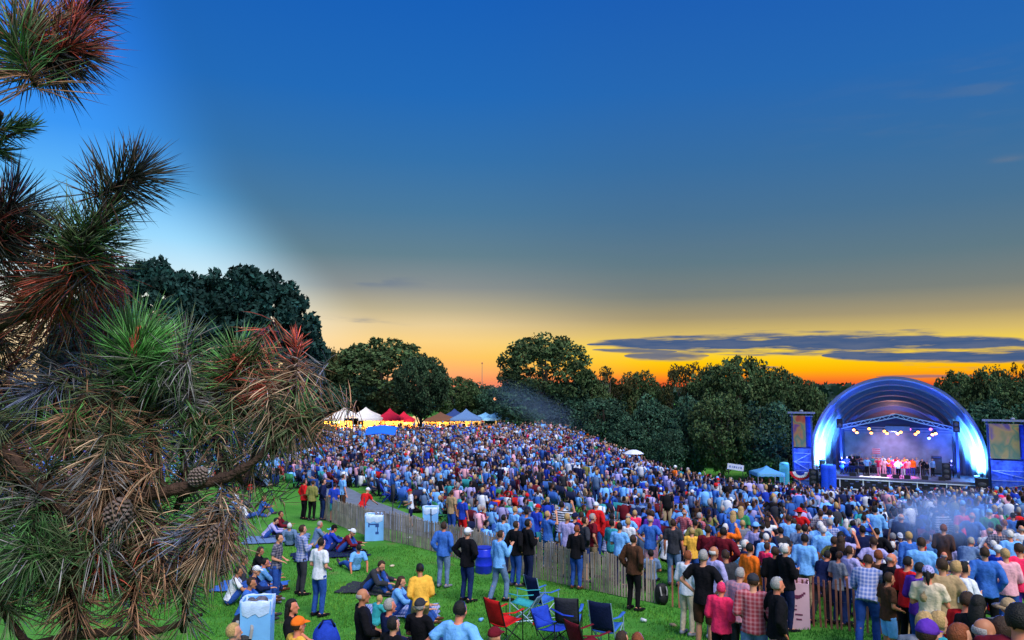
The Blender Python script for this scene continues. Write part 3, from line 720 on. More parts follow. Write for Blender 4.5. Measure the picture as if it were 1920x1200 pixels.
 (1886,1030,'front','longshirt palepink','trousers jeans','full blond','',.2,1.0,'person in a pale pink top near the right edge'),
 (1912,1020,'front','longshirt pink','trousers purple','full brown','',.2,1.05,'person in a bright pink top at the right edge'),
 (1808,1113,'front','longshirt red','trousers black','full brown','',-.7,1.0,'brown haired person in a red top near the bottom right'),
 (1830,1118,'front','jacket black','trousers black','long black','',-.5,1.0,'person with long black hair and black jacket near the bottom right'),
 (1833,1160,'front','tshirt lavender','trousers jeans','fringe grey','',-1.0,1.0,'balding ruddy person in a lavender shirt at the bottom right edge'),
 (1731,1166,'front','longshirt purple','trousers navy','short brown','cap purple',-.5,1.0,'person in a violet cap and purple top at the bottom right'),
 (1729,1150,'front','tshirt grey','trousers navy','full blond','',-.4,.98,'blond person in a grey top just behind the violet cap'),
 (1752,1148,'front','tshirt teal','trousers navy','full blond','',-.8,.96,'blond person in a teal top right of the violet cap'),
 (1787,1170,'front','tshirt red','trousers navy','short red','',-.9,1.0,'ruddy person in a red tee at the bottom edge between violet cap and balding head'),
 (1908,1137,'front','jacket maroon','trousers black','full black','',-.3,1.1,'broad person in a dark maroon coat in the bottom right corner'),
 (1890,1124,'hip','tshirt cream','trousers brown','','hat tan',-.3,.98,'person in a tan sun hat left of the maroon coat'),
 (1872,1160,'front','longshirt bluegrey','trousers navy','full brown','',-.6,1.0,'brown haired person in a grey blue top beside the maroon coat'),
 (1170,1183,'chair','tshirt charcoal','trousers black','full brown','',-.3,1.0,'brown haired head at the bottom edge left of a ginger head'),
 (1196,1186,'chair','tshirt brown','trousers black','full red','',.3,1.0,'ginger haired head at the bottom edge right of the folding chairs'),
 (931,1176,'chair','tshirt maroon','trousers black','','cap maroon',-.2,1.0,'person in a maroon cap at the bottom edge below the red chair'),
]
HAIR['pink'] = (.7, .03, .12)
STAGE_AT = Vector((38.8, 75, 0))
hero_xy = []
for (px, py, pose, top, low, hair, hat, turn, sc, label) in HEROES:
    h = head_top(pose)*sc
    p = head_at(px, py, h)
    if px > 1500 and ('slat fence' in label or 'left of the bending' in label):
        q = ground_at(px, 1178+(px-1520)*.11); k = (q.y+.45)/p.y; p = Vector((p.x*k, p.y*k, 0)); p.z = G(p.x, p.y); sc = sc*.93
    to = math.atan2(-(STAGE_AT.x-p.x), STAGE_AT.y-p.y)
    tk, tc = top.split(); lk, lc = low.split()
    ha = tuple(hair.split()) if hair else None
    ht = tuple(hat.split()) if hat else None
    if ht and ha and ha[0] in ('full',): ha = ('short', ha[1])
    bot = SP.get(lc, lc)
    wide = 1.0 if 'broad' not in label and 'big' not in label else 1.08
    person(p, to+turn, pose, (tk, SP.get(tc, tc)), bot, ha, ht, sc, skin=rnd.choice([0, 0, 2, 1]), label=label, lower=lk,
           shoes=rnd.choice(['charcoal', 'black', 'brown', 'grey']), wide=wide)
    hero_xy.append((p.x, p.y, label))

# ------------------------------------------------------------------ the crowd
CROWD_EDGE = [(-60, 96), (5, 98), (10.7, 88), (15.4, 80), (20, 76), (30, 69), (60, 66)]
def crowd_back(x): return float(np.interp(x, [e[0] for e in CROWD_EDGE], [e[1] for e in CROWD_EDGE]))
fence_pts = [(q.x, q.y) for q in fl]+[(q.x, q.y) for q in fr]
far_pts = [(q.x, q.y) for q in pf]
fx = sorted(fence_pts); fxa = [q[0] for q in fx]; fya = [q[1] for q in fx]
px_ = sorted(far_pts); pxa = [q[0] for q in px_]; pya = [q[1] for q in px_]
def crowd_front(x):
    a = float(np.interp(x, fxa, fya))+.9
    b = float(np.interp(x, pxa, pya)) if x < pxa[-1] else 0
    return max(a, b+.4 if x <= pxa[-1] else 0)
cand = []
y = 17.0
while y < 98:
    step = .60 if y < 38 else .56
    x = -y*.75
    while x < y*.76:
        xx = x+rnd.uniform(-.28, .28); yy = y+rnd.uniform(-.3, .3)
        x += rnd.uniform(.55, .95) if y < 50 else rnd.uniform(.5, .85)
        px, py = project(xx, yy, G(xx, yy)+1.1)
        if px < -40 or px > 1960: continue
        gpy = project(xx, yy, G(xx, yy))[1]
        if px < 690:
            if gpy > (918 if px > 540 else 925-max(0, px-350)*.06+(40 if px < 300 else 0)): continue
        elif yy < crowd_front(xx): continue
        if yy > crowd_back(xx): continue
        if px < 560 and rnd.random() < .4: continue
        if xx > 27 and yy > 66: continue
        # thin patches where the grass shows between blankets
        if mnoise.noise(Vector((xx*.22, yy*.22, 3))) > .24 and rnd.random() < .8: continue
        if any((xx-a)**2+(yy-b)**2 < .30 for a, b, _ in hero_xy): continue
        cand.append((xx, yy, px, py))
    y += step
cand.sort(key=lambda c: c[1])
N_IND = 300-len(HEROES)-14
WEIGHT = ['lightblue']*14+['blue']*9+['royal']*5+['navy']*11+['white']*9+['lavender']*8+['bluegrey']*7+['black']*8+['charcoal']*5+['grey']*3+['red']*2+['maroon']*2+['orange', 'pink', 'palepink', 'teal', 'teal', 'green', 'olive', 'brown', 'tan', 'purple']  # mostly blues, standing in for blue stage light over the crowd
POSEW = ['stand', 'pocket', 'cross', 'front', 'hip', 'raise', 'chair', 'chair', 'chairf', 'chair', 'chair', 'up', 'indian']
ptxt = {'stand': 'standing arms down', 'pocket': 'standing hands in pockets', 'cross': 'standing arms crossed', 'front': 'standing hands together', 'hip': 'standing hands on hips',
        'raise': 'standing with one arm up', 'chair': 'sitting upright', 'chairf': 'sitting hunched forward', 'up': 'sitting on the ground knees up', 'indian': 'sitting cross legged'}
def short(label):
    for k in (' standing', ' sitting', ' leaning', ' seen', ' bending', ' reaching', ' raising', ' holding', ' beside', ' beyond', ' behind', ' above', ' at ', ' on the', ' near', ' between', ' left', ' right', ' looking', ' facing', ' with elbows', ' just', ' carrying', ' kneeling', ' lounging', ' reclining', ' lying'):
        i = label.find(k)
        if i > 12: label = label[:i]
    return label.replace('a ', '', 1) if label.startswith('a ') else label
hproj = []
for (px, py, pose, *_r) in HEROES:
    if py < 1140: hproj.append((px, py, short(_r[-1])))
labels = set(h[-1] for h in HEROES); ind = []
# the gaps right behind the left fence stay grass
pool = cand[:]; ind_c = pool[:N_IND]; rest = pool[N_IND:]
CN = {'lightblue': 'light blue', 'royal': 'royal blue', 'bluegrey': 'grey blue', 'palepink': 'pale pink', 'STRIPE': 'striped', 'PLAIDB': 'blue plaid', 'PLAIDR': 'red plaid', 'PATT': 'dark checked', 'darkjeans': 'dark jeans'}
for (xx, yy, px, py) in ind_c:
    for attempt in range(60):
        pose = rnd.choice(POSEW); kind = rnd.choice(['tshirt', 'tshirt', 'longshirt', 'jacket']); c = rnd.choice(WEIGHT) if rnd.random() > .14 else rnd.choice(['STRIPE', 'PLAIDB', 'PLAIDR', 'PATT'])
        hk = rnd.choice(['short', 'short', 'short', 'full', 'full', 'long', 'long', 'tail', 'full', 'short', 'short', 'full', 'fringe']); hc = rnd.choice(['brown', 'brown', 'brown', 'black', 'black', 'black', 'blond', 'grey', 'white', 'red'])
        if hk == 'fringe': hc = 'grey'
        hat = None
        if rnd.random() < .13: hat = (rnd.choice(['cap', 'cap', 'hat', 'capback']), rnd.choice(['white', 'white', 'navy', 'red', 'lightblue', 'black']))
        sz = head_top(pose); hp = project(xx, yy, G(xx, yy)+sz)
        near = min(hproj, key=lambda q: (q[0]-hp[0])**2+1.5*(q[1]-hp[1])**2)
        dx, dy = hp[0]-near[0], hp[1]-near[1]
        rel = ('right of' if dx > 0 else 'left of') if abs(dx) > abs(dy) else ('behind' if dy < 0 else 'in front of')
        head = f"{CN.get(hat[1],hat[1])} {'sun hat' if hat[0]=='hat' else 'cap'}" if hat else {'fringe': 'balding', 'long': f'long {hc} hair', 'tail': f'{hc} ponytail'}.get(hk, f'{hc} hair')
        garment = {'tshirt': 'tee', 'longshirt': 'shirt', 'jacket': 'jacket'}[kind]
        nb = near[2].replace('person in ', '').replace('person ', '')
        nb = ' '.join(nb.split()[:6])
        nb = nb[2:] if nb.startswith('a ') else nb
        for w in (' and', ' in', ' with', ' in a', ' and a'):
            if nb.endswith(w): nb = nb[:-len(w)]
        lab = f"{CN.get(c,c)} {garment}, {head}, {ptxt[pose]}, {rel} the {nb}"
        if lab not in labels and len(lab.split()) <= 16: break
    labels.add(lab)
    to = math.atan2(-(STAGE_AT.x-xx), STAGE_AT.y-yy)+rnd.gauss(0, .35)
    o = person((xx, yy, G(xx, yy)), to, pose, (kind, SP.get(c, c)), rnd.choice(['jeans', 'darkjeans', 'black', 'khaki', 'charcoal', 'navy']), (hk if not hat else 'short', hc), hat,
           rnd.uniform(.9, 1.05), skin=rnd.randrange(3), label=lab, group='audience standing and sitting behind the slat fence', lower=rnd.choice(['trousers', 'trousers', 'shorts']))

# the rest of the audience, far too many to count: one object
def lod_variant(sit, arm, far, hat):
    """low detail figure; returns verts, quads/tris padded to 4, zone per vertex (0 skin 1 shirt 2 trousers 3 hair)"""
    pose = {'sit': 'chair', 'ground': 'indian', 'stand': arm}[sit]; J = skel(pose)
    V = []; Fq = []; Z = []
    def grab(mb, zone):
        o = len(V)
        for v in mb.v: V.append(v); Z.append(zone(v) if callable(zone) else zone)
        for f in mb.f:
            if len(f) > 4:
                for k in range(1, len(f)-1): Fq.append((o+f[0], o+f[k], o+f[k+1], o+f[k+1]))
            else: Fq.append(tuple(o+i for i in f)+((o+f[-1],) if len(f) == 3 else ()))
    n = 6 if far else 8
    b = lambda z: J['pel']+rotx(Vector((0, 0, z)), J['lean'])
    mb = MB(); mb.tube([b(-.08), b(.1), b(.3), b(.42), b(.48)], [(.17, .12), (.16, .115), (.185, .13), (.17, .11), (.07, .06)], n=n); grab(mb, 1)
    H = J['head']
    mb = MB(); mb.ell(H, (.078, .098, .125), None, 6 if far else 8, 5 if far else 7)
    grab(mb, lambda v: 3 if (v[2] > H.z+.045 or (v[1] < H.y-.005 and v[2] > H.z-.05)) else 0)
    if not far or hat:
        if hat: mb = MB(); mb.ell(H+Vector((0, 0, .05)), (.094, .11, .10), None, 7, 5); mb.tube([H+Vector((0, .06, .05)), H+Vector((0, .17, .035))], [(.08, .01), (.05, .008)], n=5); grab(mb, 4)
    for s in (-1, 1):
        sh, el, wr = J['sh', s], J['el', s], J['wr', s]; mid = sh.lerp(el, .75)
        mb = MB(); mb.tube([sh, mid], [.065, .058], n=5, caps=False); grab(mb, 1)
        mb = MB(); mb.tube([mid, el, wr, wr+(wr-el).normalized()*.14], [.042, .038, .03, .02], n=4); grab(mb, 0 if s else 0)
        hp, kn, an = J['hip', s], J['knee', s], J['ank', s]
        mb = MB(); mb.tube([hp, kn, an, J['toe', s]], [.1, .075, .05, .035], n=5 if not far else 4); grab(mb, 2)
    return np.array(V), np.array(Fq), np.array(Z)
VARS = {}
for far in (False, True):
    for hat in (False, True):
        for sit, arm in (('sit', ''), ('ground', ''), ('stand', 'stand'), ('stand', 'cross'), ('stand', 'raise'), ('stand', 'pocket'), ('stand', 'hip')):
            VARS[(sit, arm, far, hat)] = lod_variant(sit, arm, far, hat)
allV = []; allF = []; allC = []; off = 0
hcols = [HAIR[k] for k in ('brown', 'brown', 'black', 'black', 'blond', 'grey', 'black', 'brown')]
scols = [(.34, .18, .15), (.26, .13, .10), (.38, .22, .19)]
chairs = []
for (xx, yy, px, py) in rest:
    far = yy > 52
    u = rnd.random(); pstand = .30+.35*(1 if 1300 < px and yy < 45 else 0)+(.3 if yy > 60 and xx > 12 else 0)
    sit, arm = ('stand', rnd.choice(['stand', 'cross', 'pocket', 'pocket', 'hip', 'stand', 'cross', 'hip', 'stand', 'raise'])) if u < pstand else (('sit', '') if u < pstand+.55 else ('ground', ''))
    hat = rnd.random() < .13
    v, f, z = VARS[(sit, arm, far, hat)]
    to = math.atan2(-(STAGE_AT.x-xx), STAGE_AT.y-yy)+rnd.gauss(0, .4)
    s = rnd.uniform(.74, 1.08); c_, s_ = math.cos(to), math.sin(to)
    w = v*s; w = np.stack([w[:, 0]*c_-w[:, 1]*s_+xx, w[:, 0]*s_+w[:, 1]*c_+yy, w[:, 2]+G(xx, yy)], 1)
    top = np.array(PAL[rnd.choice(WEIGHT if rnd.random() < .6 else ['blue', 'royal', 'navy', 'lightblue', 'lightblue', 'bluegrey', 'black', 'blue', 'lavender', 'white', 'palepink'])])*rnd.uniform(.75, 1.3); bot = np.array(PAL[rnd.choice(['jeans', 'darkjeans', 'black', 'khaki', 'navy', 'charcoal'])])  # tops lean blue again in place of blue stage light
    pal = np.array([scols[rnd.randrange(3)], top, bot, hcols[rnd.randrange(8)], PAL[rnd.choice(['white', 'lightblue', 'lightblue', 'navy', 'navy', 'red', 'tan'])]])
    allV.append(w); allF.append(f+off); allC.append(pal[z]); off += len(v)
    if sit == 'sit' and rnd.random() < .6: chairs.append((xx, yy, to))
ob = link('audience', np_mesh('audience', np.concatenate(allV), np.concatenate(allF), np.concatenate(allC)), mat('audience_cloth', (0, 0, 0), attr=True, rough=.85, var=.15, scale=6, spec=.15))
tag(ob, 'dense audience of thousands filling the slope down to the stage', 'crowd', kind='stuff')
print('CROWD', len(ind_c), len(rest), off)
# backs of their folding chairs
cv = []; cf = []; cc = []
for (xx, yy, to) in chairs:
    mb = MB(); mb.tube([(0, -.20, .42), (0, -.30, .95)], [(.27, .02), (.29, .018)], n=6); mb.box((0, .02, .40), (.5, .44, .04))
    for sx_ in (-1, 1): mb.bar((.26*sx_, -.2, 0), (.27*sx_, .24, .42), .03); mb.bar((.26*sx_, .24, 0), (.27*sx_, -.28, .9), .03)
    v = np.array(mb.v); c_, s_ = math.cos(to), math.sin(to)
    v = np.stack([v[:, 0]*c_-v[:, 1]*s_+xx, v[:, 0]*s_+v[:, 1]*c_+yy, v[:, 2]+G(xx, yy)], 1)
    o = len(cv); cv += v.tolist()
    for f in mb.f:
        if len(f) > 4:
            for k in range(1, len(f)-1): cf.append((o+f[0], o+f[k], o+f[k+1], o+f[k+1]))
        else: cf.append(tuple(o+i for i in f)+((o+f[-1],) if len(f) == 3 else ()))
    col = PAL[rnd.choice(['royal', 'blue', 'navy', 'navy', 'lightblue', 'green', 'charcoal', 'red', 'maroon', 'teal'])]
    cc += [col]*len(v)
tag(link('camp_chairs', np_mesh('camp_chairs', np.array(cv), np.array(cf), np.array(cc)), mat('chair_cloth', (0, 0, 0), attr=True, rough=.8)),
    'countless folding camp chairs under the audience on the slope', 'chairs', kind='stuff')
for (px, py, pose, *_r) in HEROES:
    if len(_r[-1].split()) > 16: print('LONG', _r[-1])
# ------------------------------------------------------------------ fences
grey_wood = mat('weathered_slat_wood', (.36, .28, .24), rough=.9, var=.4, scale=2)
red_wood = mat('red_slat_wood', (.34, .13, .09), rough=.9, var=.35, scale=3)
wire = mat('fence_wire', (.1, .1, .11), rough=.5, metal=.8); steel_post = mat('post_steel', (.06, .07, .07), rough=.6, metal=.4)
def slat_fence(line, m, pitch, label, wid=.042):
    P = [Vector(p) for p in line]; ls = [0]
    for a, b in zip(P, P[1:]): ls.append(ls[-1]+(b-a).length)
    def pt(s):
        for k in range(len(ls)-1):
            if s <= ls[k+1]: 
                p = P[k].lerp(P[k+1], (s-ls[k])/(ls[k+1]-ls[k])); t = (P[k+1]-P[k]).normalized(); return Vector((p.x, p.y, G(p.x, p.y))), t
        return P[-1], (P[-1]-P[-2]).normalized()
    root = empty('slat_fence', pt(0)[0], 0, label, 'fence'); o0 = Vector(root.location)
    mb = MB(); s = 0
    while s < ls[-1]:
        p, t = pt(s); h = 1.02+rnd.uniform(-.06, .06)+.04*math.sin(s*1.7); nrm = Vector((-t.y, t.x, 0))
        tilt = t*rnd.uniform(-.03, .03)+nrm*(.05*math.sin(s*.9)+rnd.uniform(-.01, .01))
        a = p-o0+Vector((0, 0, .02)); b = a+Vector((0, 0, h))+tilt
        mb.bar(a, b, wid, .012, up=nrm) if False else mb.box((a+b)/2, (wid, .012, h), Matrix.Rotation(math.atan2(t.y, t.x), 3, 'Z') @ Matrix.Rotation(rnd.uniform(-.025, .025), 3, 'Y'))
        s += pitch*rnd.uniform(.9, 1.12)
    link('slats', mb.mesh('slats'), m, root)
    mw = MB()
    for hz in (.22, .58, .95):
        pts = [pt(ls[-1]*i/50) for i in range(51)]
        mw.tube([p-o0+Vector((0, 0, hz+.015*math.sin(i*2.1)))+Vector((t.y, -t.x, 0))*.016 for i, (p, t) in enumerate(pts)], [.003]*51, n=4)
    link('wire', mw.mesh('wire'), wire, root)
    s = .4
    while s < ls[-1]:
        p, t = pt(s); mp = MB(); q = p-o0+Vector((-t.y, t.x, 0))*.05
        mp.tube([q+Vector((0, 0, -.1)), q+Vector((rnd.uniform(-.03, .03), 0, 1.42))], [.022, .02], n=6)
        link('post', mp.mesh('post'), steel_post, root); s += 2.4
    return root
slat_fence(fl, grey_wood, .074, 'weathered grey slat fence curving along the left lawn and path', .045)
slat_fence(fr, red_wood, .125, 'reddish brown slat fence with wider gaps on the right of the lawn')

# ------------------------------------------------------------------ bins and boxes
ink = mat('print_ink', (.02, .07, .28), rough=.7); inkp = mat('print_plum', (.16, .03, .09), rough=.7)
def carton(px, py_base, w, h, m, label, name='waste_carton', marks=None, yaw=0, cat='bin', bag=True, d=None, inkm=ink):
    p = ground_at(px, py_base); d = d or w*.85
    root = empty(name, p, yaw, label, cat)
    mb = MB(); t = .02
    for (cx, cy, sx_, sy_) in ((0, -d/2, w, t), (0, d/2, w, t), (-w/2+t/2, 0, t, d-t-.006), (w/2-t/2, 0, t, d-t-.006)):
        mb.box((cx, cy, h/2+.01), (sx_, sy_, h))
    mb.box((0, 0, .05), (w-.06, d-.06, .02))
    link('box', mb.mesh('box'), m, root)
    if bag:
        lb = MB(); n = 28; vs = []; fs = []
        prof = [(1.0, h-.22), (1.03, h-.10), (1.03, h+.025), (.96, h+.035), (.88, h-.06), (.6, h-.22), (.1, h-.26)]
        for k, (q, z) in enumerate(prof):
            for i in range(n):
                a = 2*math.pi*i/n; c_, s_ = math.cos(a), math.sin(a); e = max(abs(c_), abs(s_))
                dz = .035*math.sin(i*1.9+k)*(1 if k < 2 else .3)
                vs.append((c_/e*(w/2+.012)*q, s_/e*(d/2+.02)*q, z+dz))
        for k in range(len(prof)-1):
            for i in range(n): fs.append((k*n+i, k*n+(i+1) % n, (k+1)*n+(i+1) % n, (k+1)*n+i))
        lb.add(vs, fs); link('bin_liner', lb.mesh('bin_liner', True), mat('liner_plastic', (.45, .6, .9), rough=.35, var=.1, bump=.3, spec=.5), root)
    if marks:
        mk = MB(); yf = -d/2-.014
        for (x, z, a, b, k) in marks:
            if k == 'arc':
                for i in range(9):
                    t_ = -1+2*i/8; mk.box((x+a*t_, yf, z+b*(t_*t_-.4)), (a*.30, .004, b*.9*(1-.5*abs(t_))))
            else: mk.box((x, yf, z), (a, .004, b))
        link('print', mk.mesh('print'), inkm, root)
    return root
bluecard = mat('pale_blue_card', (.16, .42, .85), rough=.7, var=.1, scale=3)  # even pale blue card of the waste cartons
pinkcard = mat('pink_card', (.72, .45, .58), rough=.7, var=.08, scale=3)
carton(702, 1012, .68, .92, bluecard, 'pale blue waste carton with liner standing before the far end of the fence', yaw=.15,
       marks=[(-.2, .6, .05, .16, 'b'), (-.01, .62, .34, .05, 'b'), (.10, .56, .13, .09, 'b'), (.12, .42, .03, .24, 'b'), (.10, .3, .12, .09, 'b')])
carton(807, 996, .62, .95, bluecard, 'pale blue waste carton with liner standing on the crowd side of the fence', yaw=.1, marks=[(.03, .7, .12, .06, 'b'), (0, .35, .16, .03, 'b')])
carton(1496, 1176, .50, .98, pinkcard, 'pinkish white printed carton standing against the red slat fence', yaw=-.35,
       marks=[(0, .74, .15, .09, 'arc'), (-.07, .44, .12, .03, 'b'), (.03, .34, .15, .03, 'b'), (.03, .24, .11, .03, 'b'), (-.02, .52, .03, .02, 'b')], bag=False, d=.48, inkm=inkp)
pb = ground_at(474, 1250)
pbox = head_at(484, 1122, 1.02)
rt = carton(486, 1190, .52, 1.0, bluecard, 'large pale blue waste carton full of rubbish in the bottom left lawn', yaw=.15)
rt.location = pbox
mb = MB()
for k in range(9): mb.ell((rnd.uniform(-.14, .14), rnd.uniform(-.1, .1), .93+rnd.uniform(0, .06)), (rnd.uniform(.07, .11), rnd.uniform(.06, .1), rnd.uniform(.05, .09)), Matrix.Rotation(rnd.uniform(0, 3), 3, 'Z'), 8, 6, lambda v: 1+.2*mnoise.noise(Vector(v)*3))
tag(link('rubbish', mb.mesh('rubbish', True), mat('rubbish', (.10, .09, .12), rough=.5, var=.6, scale=12), None, pbox), 'crumpled dark rubbish heaped on top of the large pale blue carton', 'rubbish')

# blue barrel
pr = ground_at(907, 1075); root = empty('barrel', pr, 0, 'royal blue plastic barrel standing by the fence between two people', 'barrel')
mb = MB(); zs = [(0, .26), (.04, .29), (.28, .30), (.30, .315), (.33, .30), (.6, .30), (.62, .315), (.65, .30), (.86, .29), (.9, .27)]
mb.tube([(0, 0, z) for z, r in zs], [r for z, r in zs], n=24); link('drum', mb.mesh('drum', True), mat('barrel_blue', (.01, .03, .62), rough=.35, spec=.5), root)
mb = MB(); mb.tube([(0, 0, .9), (0, 0, .94)], [.285, .28], n=24); link('lid', mb.mesh('lid'), mat('barrel_lid', (.01, .025, .4), rough=.4), root); root.scale = (.85, .85, .82)

# ------------------------------------------------------------------ backpacks
def backpack(p, yaw, sc, label, z=0):
    root = empty('backpack', (p.x, p.y, p.z+z), yaw, label, 'backpack'); root.scale = (sc, sc, sc); m = mat('pack_nylon', (.008, .009, .013), rough=.6, bump=.4, scale=18)
    mb = MB(); mb.ell((0, 0, .25), (.17, .11, .27), None, 20, 14, lambda v: 1/max(abs(v.x)**4+abs(v.y)**4+abs(v.z)**4, .2)**.14); link('bag', mb.mesh('bag', True), m, root)
    mb = MB(); mb.ell((0, -.11, .17), (.125, .05, .13), None, 16, 10); link('pocket', mb.mesh('pocket', True), m, root)
    for s in (-1, 1):
        mb = MB(); mb.tube([(.08*s, -.10, .46), (.085*s, -.155, .36), (.07*s, -.17, .26)], [(.018, .006)]*3, n=6); link('strap', mb.mesh('strap'), mat('pack_trim', (.25, .25, .27), rough=.6), root)
    mb = MB(); mb.tube([(-.04, .02, .5), (-.03, .02, .55), (.03, .02, .55), (.04, .02, .5)], [.009]*4, n=6); link('handle', mb.mesh('handle'), m, root)
    return root
backpack(ground_at(1241, 1134), .2, 1.0, 'black backpack resting on the grass against the fence')
backpack(head_at(460, 1146, .8), .3, 1.5, 'large black backpack with pale straps in front of the big blue carton')
# blue bag at the bottom beside the orange cap
pq_ = head_at(612, 1166, .8)
mb = MB(); mb.ell((0, 0, .4), (.24, .2, .42), None, 22, 14, lambda v: 1+.10*mnoise.noise(Vector(v)*2.4)+.03*mnoise.noise(Vector(v)*7))
root = empty('duffel_bag', pq_, .3, 'big blue fabric bag at the bottom edge right of the orange cap', 'bag'); link('bag', mb.mesh('bag', True), cloth('royal'), root)
mb = MB(); mb.tube([(-.13, -.08, .72), (-.06, -.12, .86), (.07, -.12, .86), (.14, -.08, .72)], [(.02, .008)]*4, n=6); link('strap', mb.mesh('strap', True), cloth('navy'), root)

# ------------------------------------------------------------------ folding chairs
tubem = mat('chair_tube', (.03, .03, .035), rough=.4, metal=.6); tubel = mat('chair_tube_pale', (.3, .45, .6), rough=.4, metal=.4)
def camp_chair(px, py_top, yaw, c_back, c_seat, label, hb=.95, pale=False, sc=1.0):
    p = head_at(px, py_top, hb*sc); root = empty('folding_chair', p, yaw, label, 'chair', 'folding chairs standing empty on the lawn'); root.scale = (sc, sc, sc); tm = tubel if pale else tubem
    cbm = cloth(c_back); csm = cloth(c_seat)
    w = .22
    # sling seat that sags, a panel with thickness
    def sling(a, b, c, d, sag, nrm, n=7, th=.012):
        vs = []; fs = []
        for side_ in (0, 1):
            for i in range(n):
                for j in range(n):
                    u, v = i/(n-1), j/(n-1)
                    q = Vector(a).lerp(Vector(b), u).lerp(Vector(d).lerp(Vector(c), u), v)
                    q = q+Vector(nrm)*(-sag*math.sin(math.pi*u)*(.4+.6*math.sin(math.pi*v))+side_*th); vs.append(q)
        N2 = n*n
        for i in range(n-1):
            for j in range(n-1):
                k = i*n+j; fs.append((k, k+1, k+n+1, k+n)); fs.append((N2+k, N2+k+n, N2+k+n+1, N2+k+1))
        ring = [i*n for i in range(n)]+[(n-1)*n+j for j in range(1, n)]+[i*n+n-1 for i in range(n-2, -1, -1)]+[j for j in range(n-2, 0, -1)]
        for k in range(len(ring)):
            e, f = ring[k], ring[(k+1) % len(ring)]; fs.append((e, f, N2+f, N2+e))
        m = MB(); m.add(vs, fs); return m
    s = sling((-w, .26, .45), (w, .26, .45), (w, -.20, .38), (-w, -.20, .38), .06, (0, 0, 1)); link('seat', s.mesh('seat', True), csm, root)
    b = sling((-w, -.20, .40), (w, -.20, .40), (w, -.36, hb), (-w, -.36, hb), .05, (0, .95, .25)); link('backrest', b.mesh('backrest', True), cbm, root)
    for sx_ in (-1, 1):
        x = w*sx_
        m = MB(); m.tube([(x, .30, 0), (x*.98, -.20, .40)], [.011]*2, n=6); link('leg', m.mesh('leg'), tm, root)
        m = MB(); m.tube([(x, -.34, 0), (x, .26, .45)], [.011]*2, n=6); link('leg', m.mesh('leg'), tm, root)
        m = MB(); m.tube([(x*1.02, -.16, .28), (x*1.02, -.36, hb)], [.011]*2, n=6); link('back_post', m.mesh('back_post'), tm, root)
        m = MB(); m.tube([(x*1.04, .28, .02), (x*1.04, .27, .64)], [.011]*2, n=6); link('arm_post', m.mesh('arm_post'), tm, root)
        m = MB(); m.tube([(x*1.06, .30, .64), (x*1.06, .05, .61), (x*1.04, -.27, .66)], [(.035, .009)]*3, n=6); link('armrest', m.mesh('armrest', True), csm, root)
    m = MB(); m.tube([(-w, .30, .02), (w, -.34, .04)], [.009]*2, n=6); m.tube([(w, .30, .02), (-w, -.34, .04)], [.009]*2, n=6); link('cross_brace', m.mesh('cross_brace'), tm, root)
    return root
camp_chair(946, 1117, 2.2+3.3, 'red', 'red', 'bright red folding chair standing empty on the lawn', .90, sc=1.0)
camp_chair(1017, 1076, -.9, 'navy', 'blue', 'dark blue high backed folding chair nearest the fence', .98, pale=True)
camp_chair(1066, 1112, -.2, 'charcoal', 'blue', 'folding chair with charcoal back and blue seat between the red and dark blue ones', .92)
camp_chair(1137, 1120, -.5, 'navy', 'blue', 'navy folding chair with pale frame rightmost on the lawn', .95, pale=True)
camp_chair(1102, 1160, -1.0, 'maroon', 'maroon', 'dark red folding chair lowest in the group on the lawn', .85)
camp_chair(985, 1112, 1.2, 'bluegrey', 'teal', 'low folding chair with teal seat and pale round frame behind the red one', .62, pale=True)
camp_chair(1036, 1146, -2.4, 'royal', 'royal', 'blue folding chair turned to face the lawn at the middle of the group', .72)

# blankets under the lawn groups, and litter on the grass
def blanket(px, py, w, d, yaw, c, label):
    p = ground_at(px, py); n = 16; vs = []; fs = []
    for s_ in (0, 1):
        for i in range(n):
            for j in range(n):
                x = (i/(n-1)-.5)*w*(1+.04*math.sin(j*1.3)); y = (j/(n-1)-.5)*d*(1+.04*math.sin(i*.9)); wx = p.x+x*math.cos(yaw)-y*math.sin(yaw); wy = p.y+x*math.sin(yaw)+y*math.cos(yaw)
                vs.append((wx-p.x, wy-p.y, G(wx, wy)-p.z+.035+.02*mnoise.noise(Vector((wx*4, wy*4, 0)))+s_*.012))
    for s_ in (0, 1):
        for i in range(n-1):
            for j in range(n-1): k = s_*n*n+i*n+j; fs.append((k, k+n, k+n+1, k+1))
    mb = MB(); mb.add(vs, fs); o = link('blanket', mb.mesh('blanket', True), SP.get(c) or cloth(c), None, p); tag(o, label, 'blanket', 'blankets spread on the lawn')
blanket(520, 1012, 2.3, 1.5, .2, 'bluegrey', 'grey blue blanket under the sitting trio by the pine')
blanket(618, 1040, 2.4, 1.6, .4, 'navy', 'navy blanket under the lawn group with caps')
blanket(700, 1108, 1.7, 1.2, -.2, 'charcoal', 'charcoal blanket under the doubled over sitter on the open lawn')
blanket(752, 1150, 1.8, 1.3, .1, 'PLAIDB', 'blue plaid blanket under the pale blue top sitter')
blanket(470, 1102, 1.8, 1.4, .1, 'blue', 'blue blanket uphill of the large pale blue carton')
